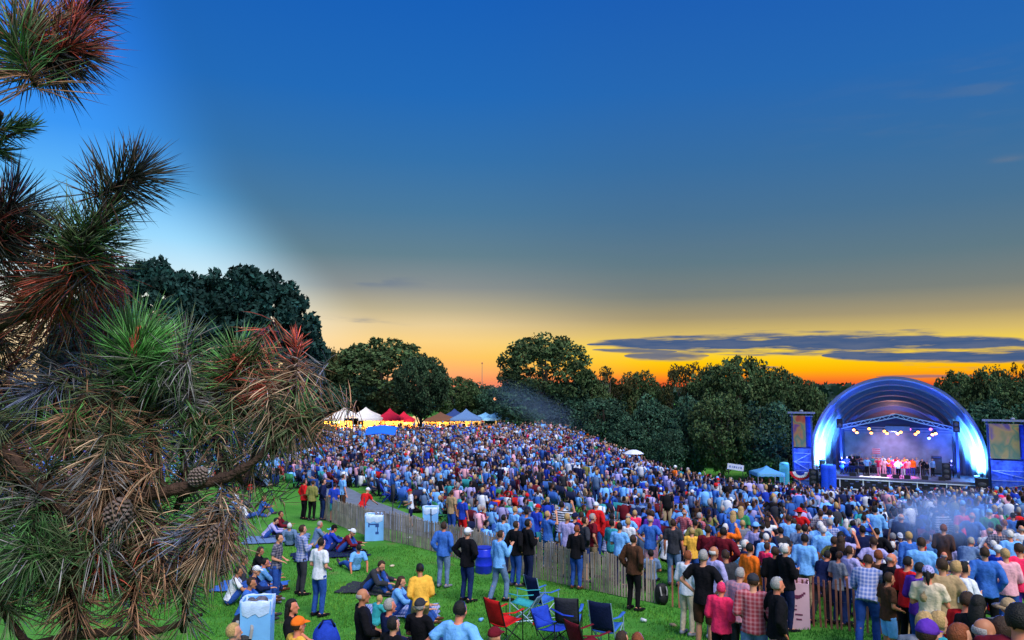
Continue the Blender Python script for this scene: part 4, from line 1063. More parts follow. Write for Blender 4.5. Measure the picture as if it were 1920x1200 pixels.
LIT = [(655, 1052, 'white', 'white paper scrap left of the open lawn'), (768, 1010, 'white', 'paper scrap by the foot of the grey fence'), (905, 1165, 'lightblue', 'pale blue cup lying left of the red folding chair'), (812, 1118, 'charcoal', 'dark scrap on the lawn right of the yellow shirt'),
       (1212, 1168, 'white', 'white cup lying on the lawn right of the dark brown jacket'), (1262, 1176, 'khaki', 'crumpled brown paper on the lawn left of the white capris'), (735, 1064, 'cream', 'crumpled cream napkin on the open lawn'), (1010, 1176, 'red', 'red cup lying among the folding chairs')]
for (px, py, c, lab) in LIT:
    p = ground_at(px, py); mb = MB()
    if 'cup' in lab: mb.tube([(0, 0, .045), (.12, .03, .05)], [.03, .042], n=12)
    else: mb.ell((0, 0, .04), (.09, .07, .035), None, 9, 6, lambda v: 1+.4*mnoise.noise(Vector(v)*3))
    o = link('cup' if 'cup' in lab else 'paper_scrap', mb.mesh('litter', True), cloth(c), None, p, rnd.uniform(0, 6)); tag(o, lab, 'litter')

# ------------------------------------------------------------------ tents at the back of the slope
def tent_at(px, py_top, Y, w, top_h, eave_h, mroof, label, walls=None, glow=0, name='market_tent', yaw=0, cat='tent'):
    p = at_depth(px, py_top, Y); g = p.z-top_h
    root = empty(name, (p.x, p.y, g), yaw, label, cat)
    n = 10; vs = [(0, 0, top_h)]; fs = []; rings = 5
    for k in range(1, rings+1):
        t = k/rings
        for i in range(4*n):
            side, u = divmod(i, n); c = [(-1, -1), (1, -1), (1, 1), (-1, 1)]
            a, b = c[side], c[(side+1) % 4]; x = a[0]+(b[0]-a[0])*u/n; y = a[1]+(b[1]-a[1])*u/n
            z = top_h+(eave_h-top_h)*(t**.72)
            vs.append((x*t*w/2, y*t*w/2, z))
    m4 = 4*n
    for i in range(m4): vs.append((vs[1+(rings-1)*m4+i][0], vs[1+(rings-1)*m4+i][1], eave_h-.28-.03*math.cos(i*math.pi)))
    for i in range(m4): fs.append((0, 1+i, 1+(i+1) % m4))
    for k in range(rings):
        for i in range(m4): a = 1+k*m4+i; b = 1+k*m4+(i+1) % m4; fs.append((a, a+m4, b+m4, b))
    mb = MB(); mb.add(vs, fs); link('canopy', mb.mesh('canopy', True), mroof, root)
    for sx_ in (-1, 1):
        for sy_ in (-1, 1):
            mb = MB(); mb.tube([(sx_*w*.48, sy_*w*.48, 0), (sx_*w*.48, sy_*w*.48, eave_h)], [.04, .04], n=6); link('pole', mb.mesh('pole'), mat('tent_pole', (.4, .4, .42), rough=.4, metal=.5), root)
    if walls:
        mb = MB(); mb.box((0, w*.46, eave_h/2), (w*.92, .04, eave_h-.1)); mb.box((-w*.46, 0, eave_h/2), (.04, w*.88, eave_h-.1)); link('side_wall', mb.mesh('side_wall'), walls, root)
    if glow:
        mb = MB(); mb.ell((0, 0, eave_h-.1), (.12, .12, .12), None, 12, 8); mb.tube([(0, 0, eave_h), (0, 0, top_h-.05)], [.01, .01], n=5)
        link('lamp', mb.mesh('lamp', True), mat('warm_bulb', (1, .7, .3), emis=(1, .55, .18), estr=40), root)
        l = bpy.data.lights.new('tent_light', 'POINT'); l.energy = glow; l.color = (1, .50, .13); l.shadow_soft_size = .3
        lo = link('tent_light', l, parent=root); lo.location = (0, -.3, eave_h-.6)
    return root
wt = mat('white_canvas', (.75, .72, .72), rough=.8, var=.05); rc = mat('red_canvas', (.65, .01, .05), rough=.8, var=.08); bc = mat('blue_canvas', (.10, .2, .42), rough=.8)
yw = mat('cream_canvas', (.75, .55, .25), rough=.8); lc_ = mat('pale_blue_canvas', (.2, .5, .8), rough=.7)
tent_at(646, 763, 89, 4.2, 3.6, 2.35, wt, 'white peaked tent glowing yellow inside, left of its twin', yw, 1300)
tent_at(686, 763, 89, 4.2, 3.6, 2.35, wt, 'white peaked tent glowing yellow inside, beside the red tents', yw, 1300)
tent_at(617, 776, 92, 3.4, 3.0, 2.2, lc_, 'pale blue tent at the left end of the row behind the crowd', yw, 150)
tent_at(731, 765, 90, 3.0, 3.4, 2.2, rc, 'red peaked tent beside the white tents behind the crowd', yw, 600)
tent_at(757, 771, 93, 2.6, 3.0, 2.0, rc, 'smaller red tent right of the taller red one', yw, 500)
tent_at(778, 778, 95, 3.0, 2.8, 2.0, yw, 'low cream tent glowing orange behind the lone dark tree', yw, 260)
tent_at(826, 772, 96, 4.0, 3.0, 2.1, mat('brown_canvas', (.16, .07, .04)), 'brown topped stall glowing orange right of the dark tree', yw, 800)
tent_at(852, 766, 99, 3.6, 3.4, 2.3, mat('navy_canvas', (.02, .05, .2)), 'navy tent behind the bright blue one', None, 120)
tent_at(874, 766, 95, 3.8, 3.3, 2.1, bc, 'bright blue tent with orange light under it behind the crowd', yw, 500)
tent_at(930, 772, 98, 3.4, 3.0, 2.2, lc_, 'pale blue grey low tent at the right end of the row', None, 60)
tent_at(910, 773, 100, 3.0, 2.9, 2.3, lc_, 'small pale canopy left of the last low tent', None, 60)
tent_at(1437, 873, 71, 2.5, 2.9, 2.3, mat('cyan_canvas', (.07, .25, .42), rough=.7), 'small cyan peaked tent left of the stage')
# blue awning standing in the crowd on the left
p = at_depth(715, 797, 62); g = G(p.x, p.y); root = empty('awning', (p.x, p.y, g), .05, 'bright blue flat canopy raised above the crowd on the left', 'canopy')
hh = p.z-g; mb = MB(); vs = []; fs = []; n = 13
for s_ in (0, 1):
    for i in range(n):
        for j in range(5):
            u = i/(n-1); v = j/4; vs.append(((u-.5)*2.45, (v-.5)*1.9, hh-.08-.10*abs(2*v-1)-.55*(1-v)-.08*math.sin(u*9)*.3-s_*.03+.1*math.sin(math.pi*u)))
for s_ in (0, 1):
    for i in range(n-1):
        for j in range(4):
            k = s_*n*5+i*5+j; q = (k, k+1, k+6, k+5); fs.append(q if s_ else tuple(reversed(q)))
mb.add(vs, fs); link('fabric', mb.mesh('fabric', True), mat('awning_blue', (.01, .14, .85), rough=.7, var=.05), root)
for sx_ in (-1.15, 1.15):
    for sy_ in (-.85, .85): mb = MB(); mb.tube([(sx_, sy_, 0), (sx_, sy_, hh-.15-.5*(.5-sy_/1.9))], [.02, .02], n=6); link('pole', mb.mesh('pole'), mat('tent_pole', (.4, .4, .42)), root)

# light blue patio umbrellas in the crowd
def umbrella(px, py, Y, c, r, label, tilt=.15):
    p = at_depth(px, py, Y); g = G(p.x, p.y); h = p.z-g; root = empty('umbrella', (p.x, p.y, g), rnd.uniform(0, 3), label, 'umbrella')
    n = 24; vs = [(0, 0, h)]; fs = []
    for k, (q, z) in enumerate(((.35, .06), (.7, .2), (1.0, .42), (.98, .43), (.68, .24), (.3, .10))):
        for i in range(n):
            a = 2*math.pi*i/n; sc = 1-(.05 if i % 3 else 0)*(q > .6); vs.append((math.cos(a)*r*q*sc, math.sin(a)*r*q*sc, h-z*r*.9))
    for i in range(n): fs.append((0, 1+i, 1+(i+1) % n))
    for k in range(5):
        for i in range(n): a = 1+k*n+i; b = 1+k*n+(i+1) % n; fs.append((a, a+n, b+n, b))
    mb = MB(); mb.add(vs, fs); link('canopy', mb.mesh('canopy'), cloth(c), root)
    mb = MB(); mb.tube([(0, 0, 0), (0, 0, h+.06)], [.015, .012], n=6); link('pole', mb.mesh('pole'), tubem, root)
umbrella(1188, 843, 66, 'white', .9, 'white umbrella open above the crowd below the trees')
umbrella(1168, 949 , 34, 'lightblue', .5, 'small light blue umbrella in the middle of the crowd')
# pink balloon-like chair back in crowd
p = at_depth(1548, 976, 28); g = G(p.x, p.y); root = empty('balloon', (p.x, p.y, p.z-.17), 0, 'round hot pink balloon bobbing over the crowd near the fence', 'balloon')
mb = MB(); mb.ell((0, 0, 0), (.17, .17, .19), None, 18, 12); link('skin', mb.mesh('skin', True), mat('balloon_pink', (.85, .04, .16), rough=.3, spec=.5), root)
mb = MB(); mb.tube([(0, 0, -.19), (0, 0, -.22)], [.006, .02], n=8); link('knot', mb.mesh('knot'), mat('balloon_pink', (0, 0, 0)), root)
mb = MB(); mb.tube([(0, 0, -.2), (.03, 0, -.6), (0, .02, g-p.z+.3)], [.003]*3, n=4); link('string', mb.mesh('string'), wire, root)

# white sign on legs by the trees
p = at_depth(1379, 870, 72); g = G(p.x, p.y); root = empty('banner_sign', (p.x, p.y, g), -.3, 'small white banner sign on two legs at the foot of the trees', 'sign')
h = p.z-g; mb = MB(); mb.box((0, 0, h-.3), (1.5, .05, .55), Matrix.Rotation(.12, 3, 'Y')); link('panel', mb.mesh('panel'), mat('sign_white', (.6, .65, .75), rough=.6), root)
mb = MB()
for k, wd in enumerate((.18, .1, .2, .14, .12, .18)): mb.box((-.5+k*.2, -.029, h-.3+.06-k*.024), (wd*.8, .004, .18), Matrix.Rotation(.12, 3, 'Y'))
link('print', mb.mesh('print'), mat('sign_ink', (.15, .2, .4)), root)
for s in (-1, 1): mb = MB(); mb.tube([(.65*s, .04, 0), (.65*s, .04, h-.1)], [.03, .03], n=6); link('leg', mb.mesh('leg'), tubem, root)

# lamp glowing in the trees
p = at_depth(928, 748, 101); root = empty('street_lamp', (p.x, p.y, G(p.x, p.y)), 0, 'lit orange street lamp among the far trees left of the round tree', 'lamp'); h = p.z-G(p.x, p.y)
mb = MB(); mb.tube([(0, 0, 0), (0, 0, h-.1)], [.07, .05], n=8); link('pole', mb.mesh('pole'), steel_post, root)
mb = MB(); mb.ell((0, 0, h), (.17, .17, .17), None, 14, 10); link('globe', mb.mesh('globe', True), mat('lamp_globe', (1, .5, .2), emis=(1, .32, .12), estr=2.2), root)
# radio mast
p = at_depth(904, 682, 420); root = empty('radio_mast', (p.x, p.y, -12), 0, 'thin lattice mast rising far beyond the trees', 'mast')
mb = MB(); mb.tube([(0, 0, 0), (0, 0, p.z+12)], [.25, .1], n=4); link('lattice', mb.mesh('lattice'), mat('mast_steel', (.2, .2, .22)), root)
mb = MB(); mb.ell((0, 0, p.z+12.3), (.4, .4, .5)); link('beacon', mb.mesh('beacon'), mat('mast_beacon', (.4, .1, .1)), root)
# ------------------------------------------------------------------ bandshell and stage
SX, SY = 725*75/(F*cp+0)*1.0, 75.0
_p = at_depth(1680, 892, 75); SX = _p.x; SZ = _p.z            # deck level
YAW = math.atan2(-SX, SY)                                      # local -y looks back to the viewer
GZ = G(SX, SY)-SZ                                              # ground below the deck (negative)
KX, KZ = .0462, .0528
def lx(px): return (px-1685)*KX
def lz(py): return (890-py)*KZ
def sroot(name, x, y, z, label, cat, group=None, yaw=0):
    c_, s_ = math.cos(YAW), math.sin(YAW)
    return empty(name, (SX+x*c_-y*s_, SY+x*s_+y*c_, SZ+z), YAW+yaw, label, cat, group)
shellm = mat('shell_plaster_bluelit', (.27, .34, .48), rough=.6, var=.06, scale=1.5)  # white plaster with the blue stage light mixed into its colour, ribs too
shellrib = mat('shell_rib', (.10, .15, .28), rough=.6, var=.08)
bs = sroot('bandshell', 0, 0, 0, 'arched white bandshell of stepped concentric rings lit blue at both sides', 'bandshell')
def arch(a, h, z0, n=48, zb=None):
    pts = []
    zb = GZ if zb is None else zb
    pts.append((a, zb)); pts.append((a*1.0, z0*.5))
    for i in range(n+1):
        t = math.pi*i/n; pts.append((a*math.cos(t), z0+h*math.sin(t)))
    pts.append((-a, z0*.5)); pts.append((-a, zb)); return pts
def skin_between(mb, A, ya, B, yb):
    n = len(A); vs = [(x, ya, z) for x, z in A]+[(x, yb, z) for x, z in B]
    mb.add(vs, [(i, n+i, n+i+1, i+1) for i in range(n-1)])
RN = 6; dims = []
for i in range(RN+1): dims.append((7.6-.47*i, 8.0-.55*i, 1.55, i*1.15))
mb = MB()
for i in range(RN):
    a, h, z0, y = dims[i]; a2, h2, z02, y2 = dims[i+1]
    skin_between(mb, arch(a, h, z0), y, arch(a-.14, h-.14, z0), y2)             # ring sleeve, slightly tapered
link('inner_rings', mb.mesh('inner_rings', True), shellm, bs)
mb = MB()
for i in range(RN):
    a, h, z0, y = dims[i]; a2, h2, z02, y2 = dims[i+1]
    skin_between(mb, arch(a-.14, h-.14, z0), y2, arch(a2, h2, z02), y2+.02)      # step faces
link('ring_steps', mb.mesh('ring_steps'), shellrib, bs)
mb = MB()
skin_between(mb, arch(7.85, 8.26, 1.55), 0.0, arch(7.6, 8.0, 1.55), 0.0)       # front rim
skin_between(mb, arch(7.85, 8.26, 1.55), 0.0, arch(7.85, 8.26, 1.55), -.02)
skin_between(mb, arch(7.85, 8.26, 1.55), 0.0, arch(6.0, 6.0, 1.55), 8.2)         # outer skin
link('outer_shell', mb.mesh('outer_shell', True), mat('shell_outer', (.10, .13, .22), rough=.7), bs)
a, h, z0, y = dims[RN]
mb = MB(); A = arch(a, h, z0); vs = [(x, y+.02, z) for x, z in A]+[(0, y+.02, 2)]; mb.add(vs, [(i, i+1, len(A)) for i in range(len(A)-1)])
link('back_wall', mb.mesh('back_wall'), mat('shell_back', (.20, .13, .15), rough=.8, var=.1), bs)
mb = MB()
for k in range(9):
    zz = 5.3+k*.22; hw = a*math.sqrt(max(0, 1-((zz-z0)/h)**2))
    if hw > .2: mb.box((0, y-.02, zz), (hw*1.95, .04, .05))
link('wall_batten', mb.mesh('wall_batten'), mat('batten', (.2, .16, .16)), bs)

# platform
st = sroot('stage_platform', 0, 0, 0, 'raised stage platform with dark front and white scaffold rails', 'stage')
mb = MB(); mb.box((0, 1.6, -.12), (13.6, 8.6, .24)); link('deck', mb.mesh('deck'), mat('deck_grey', (.08, .08, .14), rough=.5, spec=.5), st)
mb = MB(); mb.box((-1.9, -2.45, .035), (2.6, .5, .06)); link('lit_strip', mb.mesh('lit_strip'), mat('white_floor', (.8, .8, .85), rough=.4), st)
mb = MB(); mb.box((0, -2.55, (GZ)/2-.12), (13.4, .1, -GZ-.24)); link('front_panel', mb.mesh('front_panel'), mat('stage_skirt', (.012, .013, .02), rough=.8), st)
whitepipe = mat('white_pipe', (.6, .62, .7), rough=.4)
for px in (1578, 1623, 1672, 1723, 1775, 1828):
    mb = MB(); mb.box((lx(px), -3.1, (lz(893)+GZ)/2-.0), (.09, .09, lz(893)-GZ)); link('rail_post', mb.mesh('rail_post'), whitepipe, st)
for z in (lz(894), lz(912)):
    mb = MB(); mb.box((lx(1703), -3.17, z), (12.4, .05, .09)); link('rail', mb.mesh('rail'), whitepipe, st)
mb = MB()
for k in range(24): mb.box((lx(1590)+k*.49, -2.62, -.45-.25*(k % 2)), (.3, .03, .12))
link('front_slot', mb.mesh('front_slot'), mat('slot_blue', (.08, .1, .22)), st)

# canopy
cn = sroot('stage_canopy', lx(1690), .4, 0, 'dark blue gabled canopy with truss edge inside the shell arch', 'canopy')
bluetruss = mat('truss_blue', (.04, .07, .16), rough=.5, metal=.3); darkroof = mat('canopy_under', (.01, .015, .06), rough=.8)
hw = 5.15; ze = lz(800); za = lz(776)
mb = MB()
for s in (-1, 1):
    vs = [(0, 0, za), (s*hw, 0, ze), (s*hw, 4.5, ze), (0, 4.5, za)]; mb.add(vs+[(x, y_, z-.06) for x, y_, z in vs], [(0, 1, 2, 3), (7, 6, 5, 4), (0, 4, 5, 1), (1, 5, 6, 2), (2, 6, 7, 3)])
link('roof', mb.mesh('roof'), darkroof, cn)
mb = MB(); mb.add([(-hw, .12, ze-.02), (hw, .12, ze-.02), (0, .12, za-.02), (-hw, .18, ze-.02), (hw, .18, ze-.02), (0, .18, za-.02)], [(0, 1, 2), (5, 4, 3), (0, 3, 4, 1)]); link('gable', mb.mesh('gable'), darkroof, cn)
mb = MB()
for s in (-1, 1):
    A = Vector((0, -.05, za+.05)); B = Vector((s*hw, -.05, ze+.05))
    for dz in (0, -.34): mb.bar(A+Vector((0, 0, dz)), B+Vector((0, 0, dz)), .09)
    for k in range(12):
        t = k/12; mb.bar(A.lerp(B, t)+Vector((0, .0, 0 if k % 2 else -.34)), A.lerp(B, t+1/12)+Vector((0, .0, -.34 if k % 2 else 0)), .05)
link('truss', mb.mesh('truss'), mat('truss_pale', (.22, .33, .45), rough=.4, metal=.2), cn)
for s in (-1, 1):
    for yy in (0, 4.4): mb = MB(); mb.box((s*hw, yy, ze/2), (.22, .22, ze-.05)); link('tower_leg', mb.mesh('tower_leg'), bluetruss, cn)
mb = MB(); mb.box((0, .9, ze-.22), (hw*2-.3, .12, .12)); mb.box((0, .9, ze-.5), (hw*2-.3, .06, .06)); link('light_bar', mb.mesh('light_bar'), bluetruss, cn)
mb = MB(); mb.box((0, 4.3, ze/2-.1), (hw*2-.3, .06, ze-.25)); link('backdrop', mb.mesh('backdrop'), mat('backdrop_cloth', (.20, .19, .26), rough=.95, var=.25, scale=1.2), cn)
mb = MB(); mb.box((.1, -.02, ze-.12), (2.2, .06, .42)); link('name_board', mb.mesh('name_board'), mat('board_blue', (.05, .09, .2)), cn)

# lamps on the bar
def par(px, py, col, label, e=14):
    r = sroot('stage_lamp', lx(px), 1.25, lz(py), label, 'stage lamp', 'stage lamps on the bar under the canopy')
    mb = MB(); mb.tube([(0, .25, .10), (0, 0, 0), (0, -.2, -.10)], [.09, .13, .15], n=14); link('housing', mb.mesh('housing', True), darkroof, r)
    mb = MB(); mb.tube([(0, -.2, -.10), (0, -.215, -.107)], [.14, .13], n=14); link('lens', mb.mesh('lens'), mat('lens_'+'%d%d%d' % tuple(int(c*9) for c in col), col, emis=col, estr=e*.45), r)
    mb = MB(); mb.tube([(-.14, 0, 0), (-.13, 0, .18), (.13, 0, .18), (.14, 0, 0)], [.015]*4, n=5); link('yoke', mb.mesh('yoke'), bluetruss, r)
warm = (1, .42, .07); pinkc = (1, .15, .6)
for i, (px, py) in enumerate([(1605, 806), (1611, 811), (1636, 803), (1640, 811), (1666, 807), (1671, 811), (1692, 811), (1698, 808), (1726, 811), (1731, 807), (1758, 811), (1764, 809)]):
    par(px, py, warm, f"amber stage lamp {['first','second','third','fourth','fifth','sixth','seventh','eighth','ninth','tenth','eleventh','last'][i]} from the left on the canopy bar")
for px, py, c, n in [(1715, 802, pinkc, 'left'), (1755, 801, pinkc, 'right'), (1751, 818, (.25, .55, 1), 'low blue')]: par(px, py, c, f'{n} one of the magenta and blue lamps at the right of the bar', 8)

# side towers with painted banners
def art(name, seed, cols):
    m = mat(name, cols[0], rough=.7); nt = m.node_tree; N = nt.nodes; L = nt.links
    tc = N.new('ShaderNodeTexCoord'); mp = N.new('ShaderNodeMapping'); mp.inputs['Location'].default_value = (seed, seed*2, 0); mp.inputs['Scale'].default_value = (1.2, 1.2, .9)
    nz = N.new('ShaderNodeTexNoise'); nz.inputs['Scale'].default_value = .75; nz.inputs['Detail'].default_value = 1.5; nz.inputs['Distortion'].default_value = .4
    L.new(tc.outputs['Object'], mp.inputs[0]); L.new(mp.outputs[0], nz.inputs['Vector']); cr = N.new('ShaderNodeValToRGB'); e = cr.color_ramp.elements
    while len(e) < len(cols): e.new(.5)
    for i, c in enumerate(cols): e[i].position = .3+.4*i/(len(cols)-1); e[i].color = (*c, 1)
    L.new(nz.outputs['Fac'], cr.inputs[0]); L.new(cr.outputs[0], N['Principled BSDF'].inputs['Base Color']); return m
bluefab = mat('blue_scrim', (.02, .06, .50), rough=.8, var=.35, scale=1.6)
def wing(px0, px1, py_beam, ban, py_b0, py_b1, label, am, post=None):
    xc = lx((px0+px1)/2); r = sroot('banner_tower', xc, -.6, 0, label, 'tower'); w = (px1-px0)*KX
    X = lambda px: lx(px)-xc
    mb = MB(); mb.box((0, 0, lz(py_beam)), (w+.6, .35, .18)); mb.box((0, 0, lz(py_beam)-.35), (w+.2, .08, .08)); mb.ell((0, 0, lz(py_beam)+.16), (.2, .15, .14), None, 10, 6); link('top_beam', mb.mesh('top_beam'), mat('beam_grey', (.2, .22, .3), rough=.5, metal=.3), r)
    for x in (X(px0)+.08, X(px1)-.08):
        mb = MB(); mb.box((x, .1, (lz(py_beam)-.1+GZ)/2), (.16, .16, lz(py_beam)-.1-GZ)); link('mast', mb.mesh('mast'), bluetruss, r)
    mb = MB(); b0, b1 = ban; zc = (lz(py_b0)+lz(py_b1))/2; mb.box(((X(b0)+X(b1))/2, -.12, zc), ((b1-b0)*KX, .03, lz(py_b0)-lz(py_b1))); link('banner', mb.mesh('banner'), am, r)
    mb = MB(); mb.box((0, .3, (lz(py_b0)+GZ)/2), (w-.4, .06, lz(py_b0)-GZ)); link('scrim', mb.mesh('scrim'), bluefab, r)
    mb = MB(); mb.box((0, -.05, (lz(py_b1)-.15+GZ)/2), (w-.35, .5, lz(py_b1)-.15-GZ)); link('base_cabinet', mb.mesh('base_cabinet'), mat('cabinet_blue', (.04, .10, .5), rough=.7, var=.6, scale=2.2), r)
    mb = MB(); zt = lz(py_b1)-.2; k = 0; zz = GZ+.1
    while zz < zt-.9:
        a = (-w/2+.25, -.36, zz); b = (w/2-.25, -.36, zz+.9); mb.bar(a if k % 2 else (w/2-.25, -.36, zz), b if k % 2 else (-w/2+.25, -.36, zz+.9), .06); mb.bar((-w/2+.2, -.36, zz+.9), (w/2-.2, -.36, zz+.9), .05); zz += .9; k += 1
    link('brace', mb.mesh('brace'), mat('brace_grey', (.25, .3, .45), rough=.4, metal=.4), r)
    return r
wing(1478, 1522, 775, (1482, 1508), 781, 842, 'left banner tower with an orange and green painted banner', art('banner_art_left', 3, [(.30, .05, .02), (.30, .17, .04), (.07, .14, .06), (.34, .14, .03), (.12, .04, .10)]))
wing(1853, 1945, 783, (1857, 1908), 789, 850, 'right banner tower with a wide yellow green painted banner', art('banner_art_right', 9, [(.24, .11, .03), (.32, .22, .05), (.10, .16, .06), (.34, .2, .06), (.10, .06, .14)]))
mb = MB(); mb.box((0, 0, (lz(785)+GZ)/2), (.45, .4, lz(785)-GZ)); r = sroot('speaker_stack', lx(1921), -.9, 0, 'tall black speaker column at the right edge beside the banner', 'speaker'); link('cabinet', mb.mesh('cabinet'), mat('black_cab', (.008, .008, .012), rough=.6), r)
mb = MB()
for k in range(7): mb.ell((0, -.2, lz(800)-k*1.0), (.15, .04, .15), None, 12, 8)
link('cone', mb.mesh('cone', True), mat('cone_grey', (.05, .05, .06)), r)

# bunting: half rosettes in red, white and blue
def bunting(px, py, w, label):
    r = sroot('bunting', lx(px), -2.9, lz(py), label, 'bunting'); bands = [('blue_band', .42, 0, (.02, .05, .5)), ('white_band', .72, .42, (.75, .75, .8)), ('red_band', 1, .72, (.6, .02, .04))]
    for nme, r1, r0, c in bands:
        mb = MB(); n = 24; vs = []
        for i in range(n+1):
            a = math.pi+math.pi*i/n; fl_ = .05*(i % 2)
            for q in (r0, r1):
                for d in (0, .03): vs.append((math.cos(a)*q*w, -fl_-d, math.sin(a)*q*w*.8))
        fs = []
        for i in range(n):
            o = i*4; fs += [(o, o+4, o+6, o+2), (o+1, o+3, o+7, o+5), (o+2, o+6, o+7, o+3), (o, o+1, o+5, o+4)]
        mb.add(vs, fs); link(nme, mb.mesh(nme), mat('bunting_'+nme, c, rough=.8), r)
bunting(1499, 886, 1.0, 'red white and blue bunting fan at the left foot of the stage'); bunting(1893, 905, 1.15, 'red white and blue bunting fan at the right foot of the stage')

# blue wrapped tower, cyan booth, speakers
r = sroot('wrapped_tower', lx(1557), -3.6, 0, 'bright blue fabric wrapped box in front of the left shell foot', 'tower')
mb = MB(); h = lz(869)-GZ-.3; vs = []; fs = []; n = 32; lv = 8
for k in range(lv+1):
    for i in range(n):
        a = 2*math.pi*i/n; e = max(abs(math.cos(a)), abs(math.sin(a)))**.85; q = .66*(1+.05*math.sin(a*9)+.03*math.sin(k*1.7+a*3)); vs.append((math.cos(a)/e*q, math.sin(a)/e*q*.9, lz(869)-h+h*k/lv))
for k in range(lv):
    for i in range(n): fs.append((k*n+i, k*n+(i+1) % n, (k+1)*n+(i+1) % n, (k+1)*n+i))
fs.append(tuple(range(lv*n, lv*n+n))); mb.add(vs, fs); link('wrap', mb.mesh('wrap', True), mat('wrap_blue', (.01, .07, .75), rough=.7, bump=.3), r)
mb = MB(); mb.tube([(0, 0, lz(869)), (0, 0, lz(869)+.08)], [(.5, .45), (.42, .36)], n=16); link('cover', mb.mesh('cover'), mat('wrap_top', (.08, .35, .8)), r)
r = sroot('ticket_booth', lx(1466), -2.8, 0, 'pale cyan narrow booth left of the stage tower', 'booth')
mb = MB(); hh2 = lz(872)-GZ; mb.box((0, 0, GZ+hh2/2), (.85, .85, hh2)); link('cabin', mb.mesh('cabin'), mat('booth_cyan', (.08, .42, .62), rough=.5), r)
mb = MB(); mb.tube([(0, 0, lz(872)), (0, 0, lz(872)+.12), (0, 0, lz(872)+.18)], [(.46, .46), (.38, .38), (.1, .1)], n=16); link('roof', mb.mesh('roof', True), mat('booth_roof', (.12, .5, .7)), r)
mb = MB(); mb.box((0, -.435, GZ+hh2*.45), (.55, .03, hh2*.75)); link('door', mb.mesh('door'), mat('booth_door', (.05, .3, .5)), r)
def speaker(px, py0, py1, w, y_, label):
    r = sroot('speaker', lx(px), y_, 0, label, 'speaker'); h = lz(py0)-lz(py1)
    mb = MB(); mb.box((0, 0, lz(py1)+h/2), (w, w*.8, h)); link('cabinet', mb.mesh('cabinet'), mat('black_cab', (0, 0, 0)), r)
    mb = MB()
    for k in range(max(1, int(h/.5))): mb.ell((0, -w*.4, lz(py1)+.28+k*.5), (w*.33, .03, .19), None, 12, 8)
    link('cone', mb.mesh('cone', True), mat('cone_grey', (0, 0, 0)), r)
speaker(1527, 878, 908, .8, -3.4, 'black speaker cabinet left of the blue wrapped box')
speaker(1578, 786, 803, .55, -.1, 'black speaker hung at the left corner of the canopy'); speaker(1801, 786, 806, .55, -.1, 'black speaker hung at the right corner of the canopy')
speaker(1835, 880, 905, 1.0, -3.2, 'black speaker cabinet at the right foot of the stage'); speaker(1777, 860, 889, .7, -1.6, 'black speaker standing on the right of the stage deck')
speaker(1540, 866, 889, .6, -.4, 'black speaker on the left of the deck under the lit shell')
for i, px in enumerate((1603, 1629, 1662, 1685, 1706, 1738, 1768)):
    r = sroot('floor_monitor', lx(px), -2.2, .0, ['leftmost wedge monitor on the stage lip', 'second wedge monitor from the left on the stage lip', 'third wedge monitor from the left on the stage lip', 'middle wedge monitor on the stage lip', 'third wedge monitor from the right on the stage lip', 'second wedge monitor from the right on the stage lip', 'rightmost wedge monitor on the stage lip'][i], 'monitor', 'wedge monitors on the stage lip')
    mb = MB(); mb.add([(-.28, -.2, 0), (.28, -.2, 0), (.28, .25, 0), (-.28, .25, 0), (-.28, -.14, .36), (.28, -.14, .36), (.28, .22, .1), (-.28, .22, .1)], [(3, 2, 1, 0), (4, 5, 6, 7), (0, 1, 5, 4), (1, 2, 6, 5), (2, 3, 7, 6), (3, 0, 4, 7)]); link('cabinet', mb.mesh('cabinet'), mat('black_cab', (0, 0, 0)), r)
    mb = MB(); mb.ell((0, .06, .24), (.16, .1, .05), None, 12, 8); link('grille', mb.mesh('grille', True), mat('cone_grey', (0, 0, 0)), r)

# drum kit, riser, piano, red screen things at the back
r = sroot('drum_kit', lx(1622), 2.3, .5, 'drum kit on a black riser at the left back of the stage', 'drums')
mb = MB(); mb.box((0, .2, -.25), (3.6, 2.2, .5)); link('riser', mb.mesh('riser'), mat('riser_black', (.01, .01, .012)), r)
mb = MB(); mb.tube([(0, -.25, .33), (0, .15, .33)], [.33, .33], n=20); link('bass_drum', mb.mesh('bass_drum', True), mat('drum_white', (.5, .5, .55), rough=.3), r)
for x, y_, z, q in ((-.3, .1, .75, .17), (.28, .1, .78, .18), (.6, .5, .5, .22), (-.6, .5, .6, .18)): mb = MB(); mb.tube([(x, y_, z-.12), (x, y_, z+.12)], [q, q], n=16); link('tom', mb.mesh('tom', True), mat('drum_red', (.4, .02, .03), rough=.3), r)
for x, z in ((-.8, 1.25), (.8, 1.3), (-.35, 1.45)): mb = MB(); mb.tube([(x, .3, z), (x, .3, z+.015)], [.25, .05], n=18); mb.tube([(x, .3, 0), (x, .3, z)], [.012, .012], n=5); link('cymbal', mb.mesh('cymbal'), mat('brass', (.6, .4, .1), rough=.3, metal=1), r)
for px, py, lab in ((1648, 848, 'upper'), (1650, 866, 'lower')):
    r = sroot('stage_flag', lx(px), 1.6, lz(py), f'{lab} red and white striped panel hanging at the back of the band', 'panel')
    mb = MB(); mb.box((0, 0, 0), (.75, .05, .6)); link('panel', mb.mesh('panel'), mat('panel_white', (.6, .5, .55)), r)
    mb = MB()
    for k in range(3): mb.box((0, -.03, -.2+k*.2), (.74, .015, .09))
    link('stripe', mb.mesh('stripe'), mat('panel_red', (.6, .02, .06)), r)
    mb = MB(); mb.tube([(0, .04, -lz(py)), (0, .04, .3)], [.02, .02], n=6); link('pole', mb.mesh('pole'), bluetruss, r)
